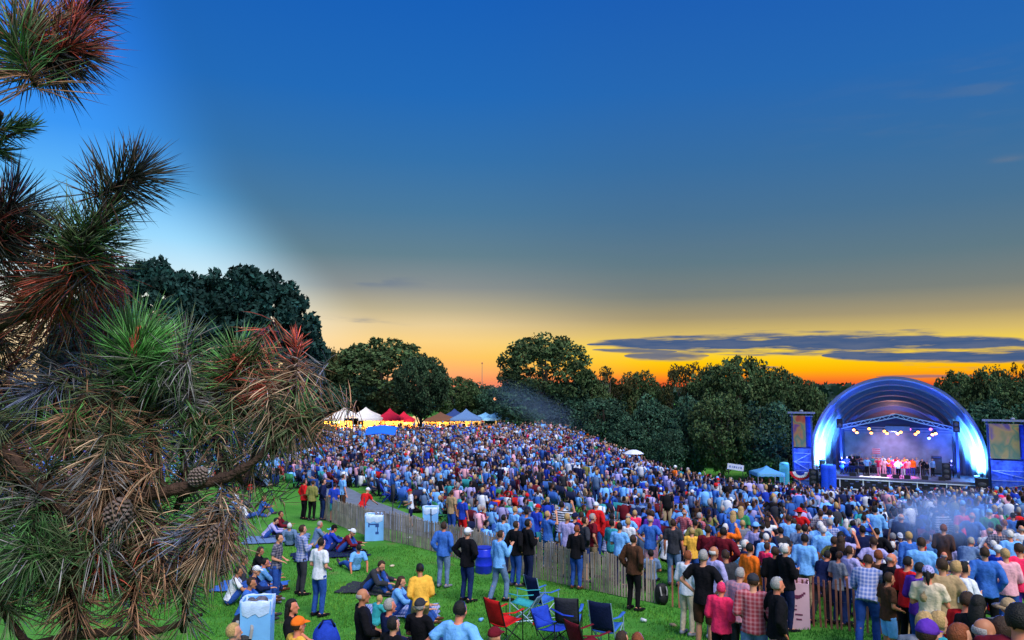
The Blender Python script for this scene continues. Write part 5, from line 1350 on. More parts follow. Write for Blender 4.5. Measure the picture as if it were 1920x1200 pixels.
r = sroot('piano', lx(1610), -1.1, 0, 'black grand piano at the left of the stage deck', 'piano')
mb = MB(); outl = [(-.75, -.7), (.75, -.7), (.75, -.1), (.45, .35), (.25, .9), (-.3, 1.2), (-.75, 1.0)]; vs = [(x, y_, .68) for x, y_ in outl]+[(x, y_, .98) for x, y_ in outl]; n = len(outl)
mb.add(vs, [tuple(reversed(range(n))), tuple(range(n, 2*n))]+[(i, (i+1) % n, n+(i+1) % n, n+i) for i in range(n)]); link('case', mb.mesh('case'), mat('piano_black', (.006, .006, .008), rough=.15, spec=.6), r)
mb = MB(); mb.add([(-.75, .0+0, 1.0), (-.75, 1.0, 1.0), (.3, .9, 1.5), (.5, .0, 1.5), (-.75, .0, 1.03), (-.75, 1.0, 1.03), (.3, .9, 1.53), (.5, .0, 1.53)], [(0, 1, 2, 3), (7, 6, 5, 4), (0, 3, 7, 4), (2, 1, 5, 6), (3, 2, 6, 7), (1, 0, 4, 5)]); link('top_board', mb.mesh('top_board'), mat('piano_black', (0, 0, 0)), r)
for x, y_ in ((-.6, -.5), (.6, -.5), (0, .9)): mb = MB(); mb.tube([(x, y_, 0), (x, y_, .7)], [.05, .06], n=8); link('leg', mb.mesh('leg'), mat('piano_black', (0, 0, 0)), r)

# the band; pink clothes stand in for the pink stage light
BAND = [(1590, 'front', 'longshirt charcoal', 'short black', 0.3, 'musician in charcoal at the far left of the deck'), (1601, 'guitar', 'tshirt black', 'short brown', .1, 'musician in a black tee with bare arms left of the piano'),
 (1616, 'chair', 'longshirt navy', 'short grey', 2.0, 'musician in navy seated by the piano'), (1630, 'guitar', 'longshirt lightblue', 'short brown', -.4, 'musician in light blue behind the piano end'),
 (1641, 'front', 'tshirt teal', 'short black', 1.2, 'musician in teal left of the pink group'), (1653, 'raise', 'tshirt pink', 'full blond', -.9, 'blond performer lit pink with one arm up'),
 (1663, 'guitar', 'longshirt palepink', 'short brown', -1.2, 'performer lit pale pink holding hands low at stage front'), (1672, 'stand', 'tshirt orange', 'short black', .2, 'performer in orange left of centre'),
 (1681, 'front', 'tshirt pink', 'full brown', -1.0, 'brown haired performer lit pink at the centre'), (1690, 'hip', 'longshirt white', 'short black', -1.5, 'performer in white with hands on hips at the centre front'),
 (1699, 'raise', 'longshirt pink', 'full black', -1.2, 'dark haired performer lit pink raising an arm at centre'), (1708, 'front', 'tshirt palepink', 'short blond', -.9, 'blond performer lit pale pink right of centre'),
 (1718, 'stand', 'longshirt orange', 'short grey', .3, 'grey haired performer in orange right of centre'), (1736, 'guitar', 'longshirt black', 'short black', .4, 'musician in black at the right of the band')]
for i, (px, pose, top, hair, y_, lab) in enumerate(BAND):
    c_, s_ = math.cos(YAW), math.sin(YAW); x = lx(px)
    tk, tc = top.split()
    person((SX+x*c_-y_*s_, SY+x*s_+y_*c_, SZ+.005), YAW+math.pi+rnd.uniform(-.5, .5), pose, (tk, tc), rnd.choice(['black', 'jeans', 'charcoal']) if 'pink' not in tc else rnd.choice(['palepink', 'purple', 'white']), tuple(hair.split()), None, 1.0, 0, lab, 'band on the lit stage')

BAND2 = [(1597, 'stand', 'jacket black', 'short grey', 2.6, 'grey haired stagehand in a black jacket behind the piano'), (1607, 'chair', 'longshirt charcoal', 'short black', 3.0, 'seated player in charcoal at the left rear'), (1660, 'guitar', 'tshirt white', 'short brown', 2.0, 'player in a white tee behind the pink group, left'),
 (1676, 'stand', 'longshirt teal', 'full black', 2.2, 'player in teal behind the centre of the pink group'), (1688, 'front', 'tshirt red', 'short black', 1.6, 'player in red just behind the performer in white'), (1703, 'guitar', 'longshirt yellow', 'full brown', 1.8, 'player in yellow behind the raised arm'),
 (1726, 'front', 'tshirt lavender', 'full blond', 1.4, 'blond player in lavender right of the orange one'), (1746, 'chair', 'jacket black', 'short black', 2.4, 'seated player in black left of the deck speaker'), (1755, 'stand', 'longshirt bluegrey', 'short brown', 1.0, 'player in blue grey beside the deck speaker'), (1790, 'cross', 'jacket black', 'short grey', .6, 'stagehand in black with arms crossed right of the deck speaker'), (1580, 'cross', 'tshirt navy', 'short brown', -.6, 'stagehand in navy at the left canopy leg')]
for i, (px, pose, top, hair, y_, lab) in enumerate(BAND2):
    c_, s_ = math.cos(YAW), math.sin(YAW); x = lx(px); tk, tc = top.split()
    person((SX+x*c_-y_*s_, SY+x*s_+y_*c_, SZ+.005), YAW+math.pi+rnd.uniform(-.5, .5), pose, (tk, tc), rnd.choice(['black', 'jeans', 'charcoal']), tuple(hair.split()), None, 1.0, 0, lab, 'band on the lit stage')
for i, (px, y_) in enumerate([(1612, .6), (1634, -.6), (1655, -1.4), (1684, -1.7), (1700, -1.6), (1731, -.6), (1749, .2)]):
    r = sroot('microphone_stand', lx(px), y_, 0, f"{['leftmost','second','third','fourth','fifth','sixth','rightmost'][i]} microphone stand from the left on the deck", 'mic stand', 'microphone stands on the deck')
    mb = MB(); mb.tube([(0, 0, 0), (0, 0, 1.35), (.3, -.1, 1.6)], [.014, .012, .01], n=6); link('stand', mb.mesh('stand'), whitepipe, r)
    mb = MB(); mb.tube([(0, 0, 0), (0, 0, .03)], [.16, .15], n=14); link('base', mb.mesh('base'), darkroof, r)
    mb = MB(); mb.ell((.33, -.11, 1.63), (.04, .04, .05), None, 10, 8); link('microphone', mb.mesh('microphone'), darkroof, r)
for i, (px, y_, w, h) in enumerate([(1600, 3.2, 1.3, 1.5), (1668, 3.5, 1.1, 1.1), (1715, 3.4, 1.6, 1.3), (1765, 3.0, .9, 1.8), (1590, 2.0, .7, 1.1)]):
    r = sroot('amplifier', lx(px), y_, 0, ['wide black amplifier at the left rear of the deck', 'low black amplifier behind the centre', 'widest black amplifier right of centre', 'tallest black amplifier at the right rear', 'small black amplifier by the left canopy leg'][i], 'amplifier', 'black amplifiers at the back of the deck')
    mb = MB(); mb.box((0, 0, h/2), (w, .5, h)); link('cabinet', mb.mesh('cabinet'), mat('black_cab', (0, 0, 0)), r)
    mb = MB(); mb.box((0, -.26, h/2-.05), (w*.86, .02, h*.75)); link('grille', mb.mesh('grille'), mat('cone_grey', (0, 0, 0)), r)
    mb = MB(); mb.box((0, -.265, h-.08), (w*.8, .02, .07)); link('panel', mb.mesh('panel'), bluetruss, r)

# real lamps of the show
def lamp(kind, name, x, y_, z, tx, ty, tz, power, col, size=60, blend=.6, rad=.2):
    c_, s_ = math.cos(YAW), math.sin(YAW); w = lambda a, b, c: Vector((SX+a*c_-b*s_, SY+a*s_+b*c_, SZ+c))
    l = bpy.data.lights.new(name, kind); l.energy = power; l.color = col; l.shadow_soft_size = rad
    if kind == 'SPOT': l.spot_size = R(size); l.spot_blend = blend
    o = link(name, l); o.location = w(x, y_, z); o.rotation_euler = (w(tx, ty, tz)-w(x, y_, z)).to_track_quat('-Z', 'Y').to_euler(); return o
def washer(x, y_, z, label):
    r = sroot('wash_light', x, y_, z, label, 'stage lamp'); mb = MB(); mb.box((0, 0, .12), (.5, .3, .2)); link('housing', mb.mesh('housing'), darkroof, r)
    mb = MB(); mb.box((0, .0, .235), (.42, .22, .02)); link('lens', mb.mesh('lens'), mat('lens_cyan', (.3, .7, 1), emis=(.2, .6, 1), estr=6), r)
washer(-6.9, .3, .1, 'cyan wash light at the left foot of the shell'); washer(6.9, .3, .1, 'cyan wash light at the right foot of the shell')
for s in (-1, 1):
    lamp('SPOT', 'shell_wash_lamp', s*5.9, -.7, .1, s*7.3, 1.3, 2.1, 42000, (.20, .68, 1), 72, 1)
    lamp('SPOT', 'shell_blue_lamp', s*4.4, -1.2, .6, s*6.4, 2.5, 6.0, 7500, (.05, .13, 1), 110, 1)
lamp('SPOT', 'shell_top_lamp', 0, -2.4, 1.0, 0, 3.5, 9.5, 1500, (.14, .35, 1), 110, 1)
lamp('POINT', 'back_dome_lamp', 0, 5.2, 6.2, 0, 0, 0, 110, (1, .35, .2), rad=.3)
lamp('SPOT', 'pink_front_lamp', .6, -.2, 4.3, .2, -.6, .8, 14000, (1, .16, .5), 55, .8)
lamp('SPOT', 'backdrop_lamp', 0, .5, 4.2, 0, 4.4, 1.8, 1700, (.75, .6, 1), 100, 1)
lamp('SPOT', 'backdrop_lamp_right', 3.2, .5, 4.2, 3.4, 4.3, 1.5, 260, (1, .35, .6), 70, 1)
lamp('SPOT', 'floor_lamp', -2, -1.2, 4.2, -1.9, -2.5, 0, 6000, (1, .8, .85), 40, .8)
for s in (-1, 1): lamp('SPOT', 'wing_lamp', s*9.0, -4.2, 1.0, s*9.3, -.4, 3.0, 900, (.10, .22, 1), 110, 1)
lamp('SPOT', 'crowd_wash_lamp', 0, -1, 9.0, 0, -34, -1, 110000, (.05, .16, 1), 120, .9, rad=2.5)
# ------------------------------------------------------------------ trees
leafm = mat('leaf_green', (0, 0, 0), attr=True, rough=.8, var=.2, scale=.5, spec=.15)
barkm = mat('bark', (.045, .035, .03), rough=.95, var=.4, scale=6, bump=.5)
def tree_proto(kind, seed):
    """unit tree: height 1, crown width 1 (scaled later)"""
    rs = np.random.RandomState(seed); r2 = random.Random(seed)
    if kind == 'broad': base, nc, cr, nl, ls = .14, 250, .066, 56, .018
    elif kind == 'lone': base, nc, cr, nl, ls = .30, 200, .072, 64, .018
    elif kind == 'bush': base, nc, cr, nl, ls = .0, 90, .12, 95, .022
    elif kind == 'pine': base, nc, cr, nl, ls = .36, 420, .046, 85, .017
    elif kind == 'open': base, nc, cr, nl, ls = .12, 75, .085, 70, .017
    C = []; it = 0
    while len(C) < nc:
        u = Vector((r2.gauss(0, 1), r2.gauss(0, 1), r2.gauss(0, 1))).normalized(); fib = kind in ('broad', 'lone', 'pine') and len(C) < nc*.6
        if fib:      # an even shell of clumps first, so that the crown closes into a dome
            it += 1; zf = 1-2*((it*.7548777)%1); af = 2*math.pi*((it*.5698403)%1); q = math.sqrt(max(0, 1-zf*zf)); u = Vector((math.cos(af)*q, math.sin(af)*q, zf))+Vector((r2.gauss(0, .07), r2.gauss(0, .07), r2.gauss(0, .07))); u.normalize()
        rr = r2.uniform(.45, 1)**.6 if kind != 'pine' else (r2.uniform(.82, 1) if r2.random() < .6 else r2.uniform(.45, .9))
        if fib: rr = r2.uniform(.86, 1)
        x, y, z = u.x*rr, u.y*rr, u.z*rr
        if kind == 'pine' and (z < -.25): continue
        lobe = 1+(.01 if kind == 'pine' else .06)*mnoise.noise(u*1.7+Vector((seed, 0, 0)))+(.02 if kind == 'pine' else .06)*mnoise.noise(u*4+Vector((seed, 3, 0)))
        top = 1-cr*.7; zc = (base+top)/2; zh = (top-base)/2
        if kind == 'pine': zc, zh = base+.12, top-base-.12
        k = (1-.35*max(0, -z)) if kind != 'pine' else 1
        C.append((Vector((x*(.5-cr*.7)*lobe*k, y*(.5-cr*.7)*lobe*k, zc+z*zh*min(lobe, 1.05))), cr*r2.uniform(.7, 1.3)))
    P = []; S = []; T = []
    for c, rad in C:
        d = rs.normal(size=(nl, 3)); d /= np.linalg.norm(d, axis=1)[:, None]; rr = rs.uniform(.3, 1, nl)**.5
        flat = .75
        P.append(np.array(c)+d*rr[:, None]*rad*np.array([1, 1, flat])); S.append(rs.uniform(.6, 1.4, nl)*ls); T.append(np.full(nl, r2.uniform(.6, 1.45)))
    P = np.concatenate(P); S = np.concatenate(S); T = np.concatenate(T); n = len(P)
    a = rs.normal(size=(n, 3)); a /= np.linalg.norm(a, axis=1)[:, None]; b = np.cross(a, rs.normal(size=(n, 3))); b /= np.linalg.norm(b, axis=1)[:, None]
    a *= S[:, None]; b *= (S*.6)[:, None]
    V = np.stack([P-a, P-b*.9, P+a, P+b*.9], 1).reshape(-1, 3); Q = np.arange(4*n).reshape(-1, 4)
    basec = {'lone': (.028, .06, .03), 'broad': (.048, .088, .034), 'bush': (.030, .080, .050), 'pine': (.010, .040, .036), 'open': (.05, .055, .02)}[kind]  # bush green leans blue, standing in for haze over the trees
    v = T*rs.uniform(.7, 1.35, n); c = np.array(basec)[None]*v[:, None]; c[:, 0] *= rs.uniform(.8, 1.3, n)
    crown = np_mesh('crown', V, Q, c.repeat(4, 0))
    mb = MB(); tr = .022 if kind != 'pine' else .018
    lean = Vector((r2.uniform(-.03, .03), r2.uniform(-.03, .03), 0))
    tp = [Vector((0, 0, -.03)), Vector((0, 0, .0)), Vector((0, 0, .12))+lean*.3, Vector((0, 0, .35))+lean, Vector((0, 0, .6))+lean, Vector((0, 0, .85))]
    mb.tube(tp, [tr*1.5, tr*1.3, tr, tr*.8, tr*.5, tr*.2], n=8)
    for c, rad in r2.sample(C, min(len(C), 26)):
        z0 = r2.uniform(.14, .5)*(.8 if kind != 'pine' else 1.1); s = Vector((0, 0, z0))+lean*.8; m = s.lerp(c, .5)+Vector((0, 0, -.02))
        if c.z < z0: continue
        mb.tube([s, m, c], [tr*.45, tr*.28, tr*.1], n=5)
    return crown, mb.mesh('trunk', True)
PROT = {}
for kind, seeds in (('lone', (21,)), ('broad', (1, 2, 3, 4, 5)), ('bush', (6, 7, 8)), ('pine', (9, 10)), ('open', (11, 12))): PROT[kind] = [tree_proto(kind, s) for s in seeds]
def tree(px, py, Y, wpx, kind, label, group='trees standing behind the crowd', k=None, depth=1.0):
    p = at_depth(px, py, Y); g = G(p.x, p.y)-.15; h = p.z-g; w = wpx*Y/F
    root = empty('pine_tree' if kind == 'pine' else ('bush' if kind == 'bush' else 'tree'), (p.x, p.y, g), rnd.uniform(0, 6.28), label, {'pine': 'pine tree', 'bush': 'bush'}.get(kind, 'tree'), group)
    root.scale = (w, w*depth, h)
    cr, tr = rnd.choice(PROT[kind]) if k is None else PROT[kind][k]
    o = link('crown', cr, parent=root); 
    if not cr.materials: cr.materials.append(leafm)
    o = link('trunk', tr, parent=root)
    if not tr.materials: tr.materials.append(barkm)
    return root
T = [
 (462, 495, 62, 315, 'pine', 'big round headed dark pine left of the sunset', 0), (300, 482, 66, 270, 'pine', 'dark pine left of the big round headed one', 1), (195, 540, 70, 200, 'pine', 'dark pine mostly behind the near needles', 0),
 (600, 634, 96, 120, 'open', 'thin feathery tree catching the glow right of the round headed pine', 0), (560, 655, 92, 110, 'bush', 'low bluish tree under the feathery tree', 0), (655, 650, 99, 120, 'broad', 'green tree behind the left shoulder of the broad crown', 1),
 (716, 629, 98, 225, 'broad', 'broad tall tree behind the white tents', 0), (792, 660, 84, 116, 'lone', 'lone dark tree standing in the crowd with a bare trunk', 0), (655, 700, 94, 130, 'bush', 'dark shrub mass behind the white tents', 1), (590, 700, 90, 130, 'bush', 'dark shrub mass at the left of the tents', 2),
 (856, 703, 112, 100, 'broad', 'low dark tree right of the lone tree', 3), (898, 707, 118, 90, 'bush', 'low dark tree before the gap with the mast', 0), (925, 722, 110, 90, 'bush', 'dark shrub left of the round tree', 1),
 (1022, 622, 100, 196, 'broad', 'large round tree with sunset showing through its crown', 4), (975, 705, 97, 120, 'bush', 'dark bush beneath the large round tree', 2), (1060, 705, 99, 130, 'bush', 'dark bush right beneath the large round tree', 0),
 (1145, 678, 106, 125, 'open', 'rounded tree glowing orange at the top right of the large one', 1), (1100, 700, 104, 100, 'broad', 'dark tree between the large round and the glowing one', 0), (1205, 690, 108, 90, 'broad', 'lower tree in the dip of the treeline', 1),
 (1285, 663, 104, 112, 'open', 'tall tree with glowing gaps left of the highest mass', 0), (1384, 661, 98, 150, 'broad', 'highest tree in the mass left of the shell', 3), (1335, 680, 101, 110, 'broad', 'tree between the two tall crowns', 4),
 (1462, 683, 96, 120, 'broad', 'tree sloping down right of the highest one', 1), (1512, 708, 93, 86, 'broad', 'last tree before the bandshell on the left', 0),
 (1130, 735, 92, 130, 'bush', 'bushy tree with trunk at the edge of the crowd', 0), (1215, 735, 90, 130, 'bush', 'bushy tree second from the crowd edge', 1), (1290, 740, 87, 120, 'bush', 'blue green bush halfway along the slope', 2), (1350, 730, 84, 130, 'broad', 'leafy tree at the foot of the slope with visible trunk', 2),
 (1425, 735, 84, 130, 'bush', 'thick bush left of the cyan tent', 0), (1475, 760, 86, 100, 'bush', 'dark bush behind the left banner tower', 1), (1180, 780, 88, 90, 'bush', 'low bush on the grass edge above the crowd', 2), (1250, 795, 84, 80, 'bush', 'lowest bush beside the crowd edge', 0),
 (1795, 690, 98, 110, 'broad', 'tree right behind the shell', 3), (1855, 683, 96, 110, 'broad', 'middle tree right of the shell', 4), (1918, 662, 94, 80, 'open', 'feathery tall tree at the right edge', 0), (1905, 700, 92, 120, 'broad', 'dark tree under the feathery one at the right edge', 0),
 (1770, 735, 94, 100, 'bush', 'dark bush just right of the shell', 1), (1850, 745, 90, 130, 'bush', 'dark bush behind the right banner tower', 2), (1945, 740, 88, 120, 'bush', 'dark bush cut by the right edge', 0), (1560, 745, 100, 120, 'bush', 'dark bush behind the left of the shell', 1), (1640, 735, 104, 140, 'bush', 'dark bush behind the middle of the shell', 2),
 (130, 700, 60, 170, 'broad', 'broad tree behind the near pine branches', 1), (30, 712, 66, 170, 'broad', 'broad tree at the far left behind the near pine branches', 3), (235, 690, 75, 150, 'bush', 'bush behind the near pine at left', 0), (370, 690, 80, 150, 'bush', 'bush beneath the dark pines', 1), (480, 690, 85, 150, 'bush', 'bush beneath the round headed pine', 2),
]
for (px, py, Y, w, kind, lab, k) in T: tree(px, py, Y, w, kind, lab, k=k)
# far wooded rise
V = []; 
def far_wood():
    rs = np.random.RandomState(5); n = 26000; az = rs.uniform(-.75, .75, n); d = rs.uniform(230, 620, n); x = np.tan(az)*d; y = d
    gz = np.array([G(a, b) for a, b in zip(x, y)]); top = np.interp(d, [230, 620], [8.5, 13.5])+2.2*np.sin(az*23)+1.4*np.sin(az*61+1)+rs.normal(0, .5, n)
    z = gz+rs.uniform(.1, 1, n)**.6*top
    P = np.stack([x, y, z], 1); s = rs.uniform(1.2, 2.6, n); a = rs.normal(size=(n, 3)); a /= np.linalg.norm(a, axis=1)[:, None]; b = np.cross(a, rs.normal(size=(n, 3))); b /= np.linalg.norm(b, axis=1)[:, None]
    a *= s[:, None]; b *= s[:, None]*.7
    V = np.stack([P-a, P-b, P+a, P+b], 1).reshape(-1, 3); c = np.array([.022, .045, .03])[None]*rs.uniform(.6, 1.5, n)[:, None]
    tag(link('far_wood', np_mesh('far_wood', V, np.arange(4*n).reshape(-1, 4), c.repeat(4, 0)), leafm), 'far wooded rise closing the horizon under the sunset', 'woods', kind='stuff')
far_wood()

# ------------------------------------------------------------------ the near pine at the left
needm = mat('needles', (0, 0, 0), attr=True, rough=.55, var=.15, scale=30, spec=.35)
twigm = mat('pine_twig', (.05, .028, .02), rough=.9, var=.4, scale=60, bump=.6)
conem = mat('cone_scales', (.16, .12, .11), rough=.8, var=.4, scale=60)
GREEN = np.array((.045, .12, .035)); BRIGHT = np.array((.07, .22, .05)); OLIVE = np.array((.065, .09, .042)); DARK = np.array((.014, .018, .016)); BROWN = np.array((.17, .088, .05)); RED = np.array((.32, .055, .035)); GREY = np.array((.125, .12, .125)); BLUE = np.array((.10, .12, .20)); TAN = np.array((.25, .17, .11))
def tuft(c, axis, L, n, cols, droop, spread, seed, shoot=.10):
    rs = np.random.RandomState(seed); ax = np.array(axis)/np.linalg.norm(axis); t1 = np.cross(ax, (.3, .2, .9)); t1 /= np.linalg.norm(t1); t2 = np.cross(ax, t1)
    s = rs.uniform(0, 1, n)**.8; base = np.array(c)[None]+ax[None]*((s-1)*shoot)[:, None]
    th = np.radians(spread*1.12*(1-.62*s)+rs.normal(0, 14, n)); ph = rs.uniform(0, 2*math.pi, n)
    d = ax[None]*np.cos(th)[:, None]+(t1[None]*np.cos(ph)[:, None]+t2[None]*np.sin(ph)[:, None])*np.sin(th)[:, None]
    ln = L*rs.uniform(.72, 1.12, n); g = droop*.36*rs.uniform(.2, 1.6, n)*(1.25-s*.6); bend = rs.normal(0, .065, (n, 3))
    K = 4; pts = []
    for k in range(K):
        u = k/(K-1); q = base+d*(ln*u)[:, None]+bend*(ln*u*u)[:, None]; q[:, 2] -= ln*g*u*u; pts.append(q)
    side = np.cross(d, rs.normal(size=(n, 3))); side /= np.linalg.norm(side, axis=1)[:, None]; up = np.cross(side, d)
    w = .00115*rs.uniform(.7, 1.35, n); V = []
    for k in range(K-1):
        ww = w*(1 if k else .8)
        for j in range(3):
            a = 2*math.pi*j/3; V.append(pts[k]+(side*math.cos(a)+up*math.sin(a))*ww[:, None])
    V.append(pts[K-1]); V = np.stack(V, 1); m = 3*(K-1)+1; Q = []
    for k in range(K-2):
        for j in range(3): Q.append((k*3+j, k*3+(j+1) % 3, (k+1)*3+(j+1) % 3, (k+1)*3+j))
    for j in range(3): Q.append(((K-2)*3+j, (K-2)*3+(j+1) % 3, m-1, m-1))
    Q = np.array(Q); Qa = (Q[None]+(np.arange(n)*m)[:, None, None]).reshape(-1, 4)
    ci = rs.choice(len(cols), n); 
    # older needles at the foot of the shoot take the later colours
    ci = np.where(rs.rand(n) < .7, np.clip(((1-s)*len(cols)).astype(int), 0, len(cols)-1), ci)
    C = np.array(cols)[ci]*np.clip(np.exp(rs.normal(-.15, .62, n)), .2, 2.1)[:, None]  # wide brightness spread; the palest needles stand in for highlights
    return V.reshape(-1, 3), Qa, C.repeat(m, 0)
def W(px, py, D): 
    d = ray(px, py).normalized(); return Vector((0, 0, CZ))+d*D
pine = empty('pine_tree', (-3.0, 2.3, G(-3.0, 2.3)), 0, 'near pine with long green and brown needles filling the left side', 'pine tree')
po = Vector(pine.location)
mb = MB(); hgt = 10; mb.tube([(.2*math.sin(k*.7)*.2, .1*math.sin(k), -.3+k*.9) for k in range(12)], [.30-.018*k for k in range(12)], n=16)
link('trunk', mb.mesh('trunk', True), barkm, pine)
# branches: polylines in (px, py, distance)
BR = {
 'main': [(-420, 1000, 2.9), (-150, 985, 2.4), (0, 968, 2.15), (60, 952, 2.1), (170, 935, 2.0), (230, 934, 1.98), (350, 914, 1.95), (430, 892, 1.92), (480, 862, 1.9), (548, 792, 1.88)],
 'up': [(-420, 780, 2.9), (-120, 680, 2.3), (0, 606, 2.1), (90, 560, 2.05), (130, 505, 2.0), (158, 452, 1.97), (200, 395, 1.95), (240, 338, 1.93)],
 'top': [(-420, 250, 2.9), (-100, 170, 2.3), (0, 140, 2.1), (60, 120, 2.05), (120, 96, 2.0)],
 'mid': [(-420, 930, 3.0), (-150, 880, 2.5), (0, 800, 2.3), (120, 760, 2.2), (200, 720, 2.1), (262, 668, 2.0)],
 'right': [(120, 760, 2.2), (260, 750, 2.15), (360, 745, 2.1), (440, 690, 2.05)],
 'tip': [(260, 750, 2.15), (400, 790, 2.1), (500, 752, 2.0), (540, 705, 1.98), (556, 655, 1.97)],
 'low': [(-420, 1150, 2.8), (-150, 1120, 2.3), (0, 1080, 2.1), (110, 1060, 2.0), (250, 1085, 2.0), (340, 1060, 1.98), (395, 1030, 1.96), (440, 1010, 1.95)],
 'dark': [(-200, 820, 2.3), (0, 850, 2.05), (50, 890, 2.0), (110, 950, 1.97), (150, 975, 1.96)],
 'bottom': [(-300, 1260, 2.4), (0, 1230, 2.1), (150, 1190, 2.0), (300, 1180, 2.0), (380, 1150, 2.0)],
 'left': [(-300, 460, 2.5), (-80, 430, 2.2), (0, 400, 2.1), (30, 380, 2.05)],
}
bw = {}
for name, pl in BR.items():
    pts = [W(*q)-po for q in pl]; sm = []
    for i in range(len(pts)-1):
        for k in range(5):
            t = k/5; p0 = pts[max(i-1, 0)]; p1 = pts[i]; p2 = pts[i+1]; p3 = pts[min(i+2, len(pts)-1)]
            sm.append(.5*((2*p1)+(p2-p0)*t+(2*p0-5*p1+4*p2-p3)*t*t+(3*p1-p0-3*p2+p3)*t**3))
    sm.append(pts[-1]); n = len(sm)
    r0 = {'main': .030, 'up': .026, 'low': .026, 'dark': .016}.get(name, .018)
    mb = MB(); mb.tube([q+Vector((rnd.uniform(-1, 1), rnd.uniform(-1, 1), rnd.uniform(-1, 1)))*.0025 for q in sm], [r0*(1-.80*i/n)*rnd.uniform(.85, 1.15) for i in range(n)], n=8)
    b = link('branch', mb.mesh('branch', True), twigm, pine); bw[name] = (b, sm)
